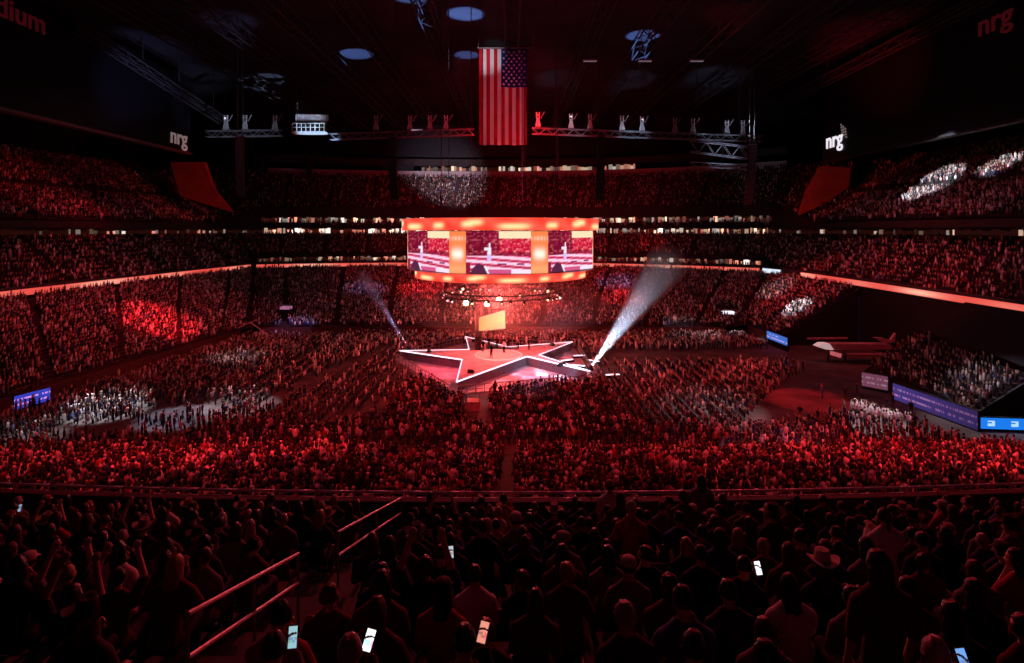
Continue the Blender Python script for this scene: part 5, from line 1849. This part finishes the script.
prng = random.Random(23)
def hides_phone(x, y, z, r, top=1.36):
    for px_, py_p, *_ in PHONES:
        if abs(512 + F * x / y - px_) < F * .15 / y + 5 and HY + F * (H - (z + top)) / y < py_p + 10 and y < 1.6 / ((py_p - HY) / F - .37) - .55:
            return True
    return False
people = []
for r in range(ROWS):
    y, z = row_y[r], row_z[r]
    half = .914 * y + .45
    xs_ = []
    fr = sorted(forced.get(r, []), key=lambda q: (0 if q[1].get('phone') else 1, q[0]))
    for x, dct in fr:
        if abs(x - AISLE_X) < .5 and not dct.get('phone'):
            x = AISLE_X + (.75 if x > AISLE_X else -.75)
        if dct.get('phone') or all(abs(x - q[0]) > .46 for q in xs_):
            xs_.append((x, dct))
    x = -half + prng.uniform(0, .3)
    while x < half:
        free = all(abs(x - q[0]) > .535 for q in xs_)
        if free and not hides_phone(x, y, z, r) and abs(x - (AISLE_X - .12)) > .68 and prng.random() < (.88 if r < 9 else .80):
            xs_.append((x + prng.gauss(0, .03), {}))
        x += prng.uniform(.55, .61)
    xs_.sort(key=lambda q: q[0])
    right = [q for q in xs_ if q[0] > AISLE_X]; left = [q for q in xs_ if q[0] <= AISLE_X][::-1]
    for lst, sd in ((right, 'right'), (left, 'left')):
        for i, (px_, dct) in enumerate(lst):
            people.append((r, px_, y, z, sd, i + 1, dct))
print('near people', len(people))
phones = []
n_people = 0
for r, x, y, z, sd, idx, dct in people:
    pose = dct.get('pose')
    if pose is None:
        pose = prng.choices([0, 1, 2, 3, 4, 5, 6, 7], [6, 3, .5, .45, 2, 2, .25, .35])[0]
    if pose in (3, 6, 7) and hides_phone(x, y, z, r, 1.95):
        pose = 0
    si = dct.get('shirt', prng.choices(range(9), shirt_w)[0])
    hi = dct.get('hc', prng.choices(range(5), hair_w)[0])
    hs = dct.get('hair', prng.choices([0, 1, 2, 3, 4], [5, 2.2, 1.6, 1.2, 1])[0])
    hat = dct.get('hat', (prng.choices([None, 0, 1], [9, .5, 1.0])[0]))
    if 'hair' in dct and 'hat' not in dct: hat = None
    ht = prng.randrange(3)
    if dct.get('hat') is not None: ht = 0
    cols = dict(skin=tuple(SKINS[prng.choices(range(5), [3, 3, 2, 1, 2])[0]]), shirt=shirt_names[si][1], hair=hair_names[hi][1], trousers=prng.choice([(.02, .03, .07), (.015, .015, .018), (.05, .07, .13)]), hat=hat_names[ht][1])
    sn, hn = shirt_names[si][0], hair_names[hi][0]
    if dct.get('phone'):
        d = 'person in %s top holding a glowing phone' % sn
    elif pose == 3:
        d = 'person in %s top raising both arms' % sn
    elif pose in (6, 7):
        d = 'standing person in %s top' % sn
    elif hat == 0:
        d = 'person in %s brimmed hat and %s top' % (hat_names[ht][0], sn)
    elif hat == 1:
        d = 'person in %s cap and %s top' % (hat_names[ht][0], sn)
    else:
        hl = ('short', 'long', 'shoulder-length', 'bobbed', 'tied')[hs]
        d = 'person, %s %s hair, %s top' % (hl, hn, sn)
    lab = '%s, %s row behind guardrail, %s %s of stair' % (d, ORD[r + 1], ORD[idx], sd)
    rz = prng.gauss(0, .10) - math.atan2(x - (-2), 83 - y) * .6
    if dct.get('phone'): rz = dct['rz']
    size = prng.gauss(1.0, .035)
    if dct.get('phone'): size = 1.0
    make_person((x, y - .06 + dct.get('dy', 0), z), rz, pose, hs, hat, cols, lab, 'spectators on the near deck', size)
    n_people += 1
    if dct.get('phone'):
        phones.append((Vector((x, y - .06 + dct['dy'], z)) + Matrix.Rotation(dct['rz'], 3, 'Z') @ hand, dct['phone'], lab))
print('near people built', n_people)

for hp, (col, st, lab, px, py), _l in phones:
    e = empty('smartphone', hp + Vector((0, -.02, .055)), lab, 'phone')
    tilt = Matrix.Rotation(.28 if px in (369, 483) else -.1, 3, 'Y') @ Matrix.Rotation(-.45, 3, 'X')
    link('case', MB().box((0, 0, 0), (.076, .009, .155), tilt).mesh('case', M_BLACK), e, (0, 0, 0))
    sm = MB()
    n_, m_ = 4, 8
    vs_ = [tilt @ Vector((-.034 + .068 * i / n_, -.0055, -.072 + .144 * j / m_)) for j in range(m_ + 1) for i in range(n_ + 1)]
    sm.add(vs_, [(j*5+i, j*5+i+1, (j+1)*5+i+1, (j+1)*5+i) for j in range(m_) for i in range(n_)])
    so_ = link('screen', sm.mesh('screen', M_SCREEN), e, (0, 0, 0))
    rr_ = random.Random(px)
    set_face_colours(so_.data, [tuple(c * st * (1 if (p.index // 4) not in (2, 3) else rr_.choice([.5, .8, 1.0])) for c in col) + (1,) for p in so_.data.polygons])

# folding seats of the rows the photograph shows best, and the empty ones
seat = empty('stadium_seat', (0, 0, -50), 'folding seat', 'seat')
mb = MB()
n_, m_ = 8, 8
vs_ = []
for lay in (0, 1):
    for j in range(m_ + 1):
        for i in range(n_ + 1):
            u, v_ = i / n_ * 2 - 1, j / m_
            rr = 1 - .10 * (v_ ** 4) * abs(u) ** 3
            vs_.append((u * .225 * rr, -.235 - .06 * v_ + .035 * u * u - lay * .022, .42 + .42 * v_ - .03 * (v_ ** 3) * u * u))
K_ = (n_ + 1) * (m_ + 1)
fs_ = [(j*9+i, j*9+i+1, (j+1)*9+i+1, (j+1)*9+i) for j in range(m_) for i in range(n_)]
fs_ += [(K_ + d_, K_ + c_, K_ + b_, K_ + a_) for a_, b_, c_, d_ in fs_[:]]
ring = [i for i in range(9)] + [j*9+8 for j in range(1, 9)] + [8*9+i for i in range(7, -1, -1)] + [j*9 for j in range(7, 0, -1)]
fs_ += [(ring[(q+1) % len(ring)], ring[q], K_ + ring[q], K_ + ring[(q+1) % len(ring)]) for q in range(len(ring))]
mb.add(vs_, fs_)
link('backrest', mb.mesh('backrest', M_SEAT, True), seat, (0, 0, 0))
mb = MB(); mb.box((0, -.01, .40), (.43, .42, .045)); mb.box((0, .20, .385), (.43, .04, .06)); link('seat_pan', mb.mesh('seat_pan', M_SEAT), seat, (0, 0, 0))
mb = MB(); mb.bar((-.235, -.2, 0), (-.235, -.2, .62), .02, 6); mb.bar((-.235, -.24, .62), (-.235, .16, .62), .022, 6); mb.bar((-.235, -.2, .38), (.235, -.2, .38), .02, 6)
link('bracket', mb.mesh('bracket', M_DSTEEL), seat, (0, 0, 0))
first = True
n_seat = 0
for r in range(ROWS):
    taken = [q for q in people if q[0] == r]
    for q in taken:
        if r >= 9 or (q[6].get('pose') in (6, 7)):
            if prng.random() < (1.0 if r >= 9 else .5):
                loc = (q[1], q[2] - .06, q[3])
                s = seat if first else copy_thing(seat, loc, 0)
                s.location = loc; first = False; n_seat += 1
                s['label'] = 'dark red folding stadium seat with someone in front of or on it'; s['group'] = 'seats in use on the near deck'
    # empty seats fill the gaps of the rows
    xs2 = sorted(q[1] for q in taken)
    cnt = 0
    for a_, b_ in zip(xs2[:-1], xs2[1:]):
        k_ = int((b_ - a_) / .55)
        for t in range(1, k_):
            x = a_ + (b_ - a_) * t / k_
            if abs(x - (AISLE_X - .1)) < .85 or r < 2:
                continue
            cnt += 1
            s = copy_thing(seat, (x, row_y[r] - .06, row_z[r]), 0); n_seat += 1
            s['label'] = 'empty dark red folding seat, %s free one in the %s row behind the guardrail' % (ORD[cnt], ORD[r + 1])
            s['group'] = 'empty seats on the near deck'
print('seats', n_seat)

# ------------------------------------------------------------------ performers on the star stage
perf = [(-1.2, 84.6, 7, 'performer in a white top singing in the middle of the star stage', 'white'), (-3.6, 87.5, 6, 'musician in a dark top standing just before the yellow screen tower', 'black'),
        (-2.4, 88.6, 7, 'musician in a red top playing behind the singer', 'red'), (-.6, 88.9, 7, 'musician in a maroon top behind the turntable', 'maroon'), (-4.4, 85.3, 6, 'stage hand in black at the foot of the screen tower', 'black'),
        (.9, 87.8, 7, 'musician in a grey top at the back edge of the turntable', 'grey'), (2.6, 86.8, 6, 'guitarist in a black top on the back right stage arm', 'black'), (-3.0, 81.8, 6, 'person in a black top crossing the front of the stage', 'black')]
for i, (x, y, k, lab, sn) in enumerate(perf):
    cols = dict(skin=tuple(SKINS[i % 5]), shirt=dict(shirt_names)[sn], hair=hair_names[i % 3][1], trousers=(.02, .02, .03), hat=(.02, .02, .02))
    rz = math.pi + random.uniform(-.6, .6)
    make_person((x, y, SZ + (.06 if (x - STAGE[0]) ** 2 + (y - STAGE[1]) ** 2 < 20 else 0)), rz, k, i % 3, 0 if i in (2, 6) else None, cols, lab, None, 1.05)
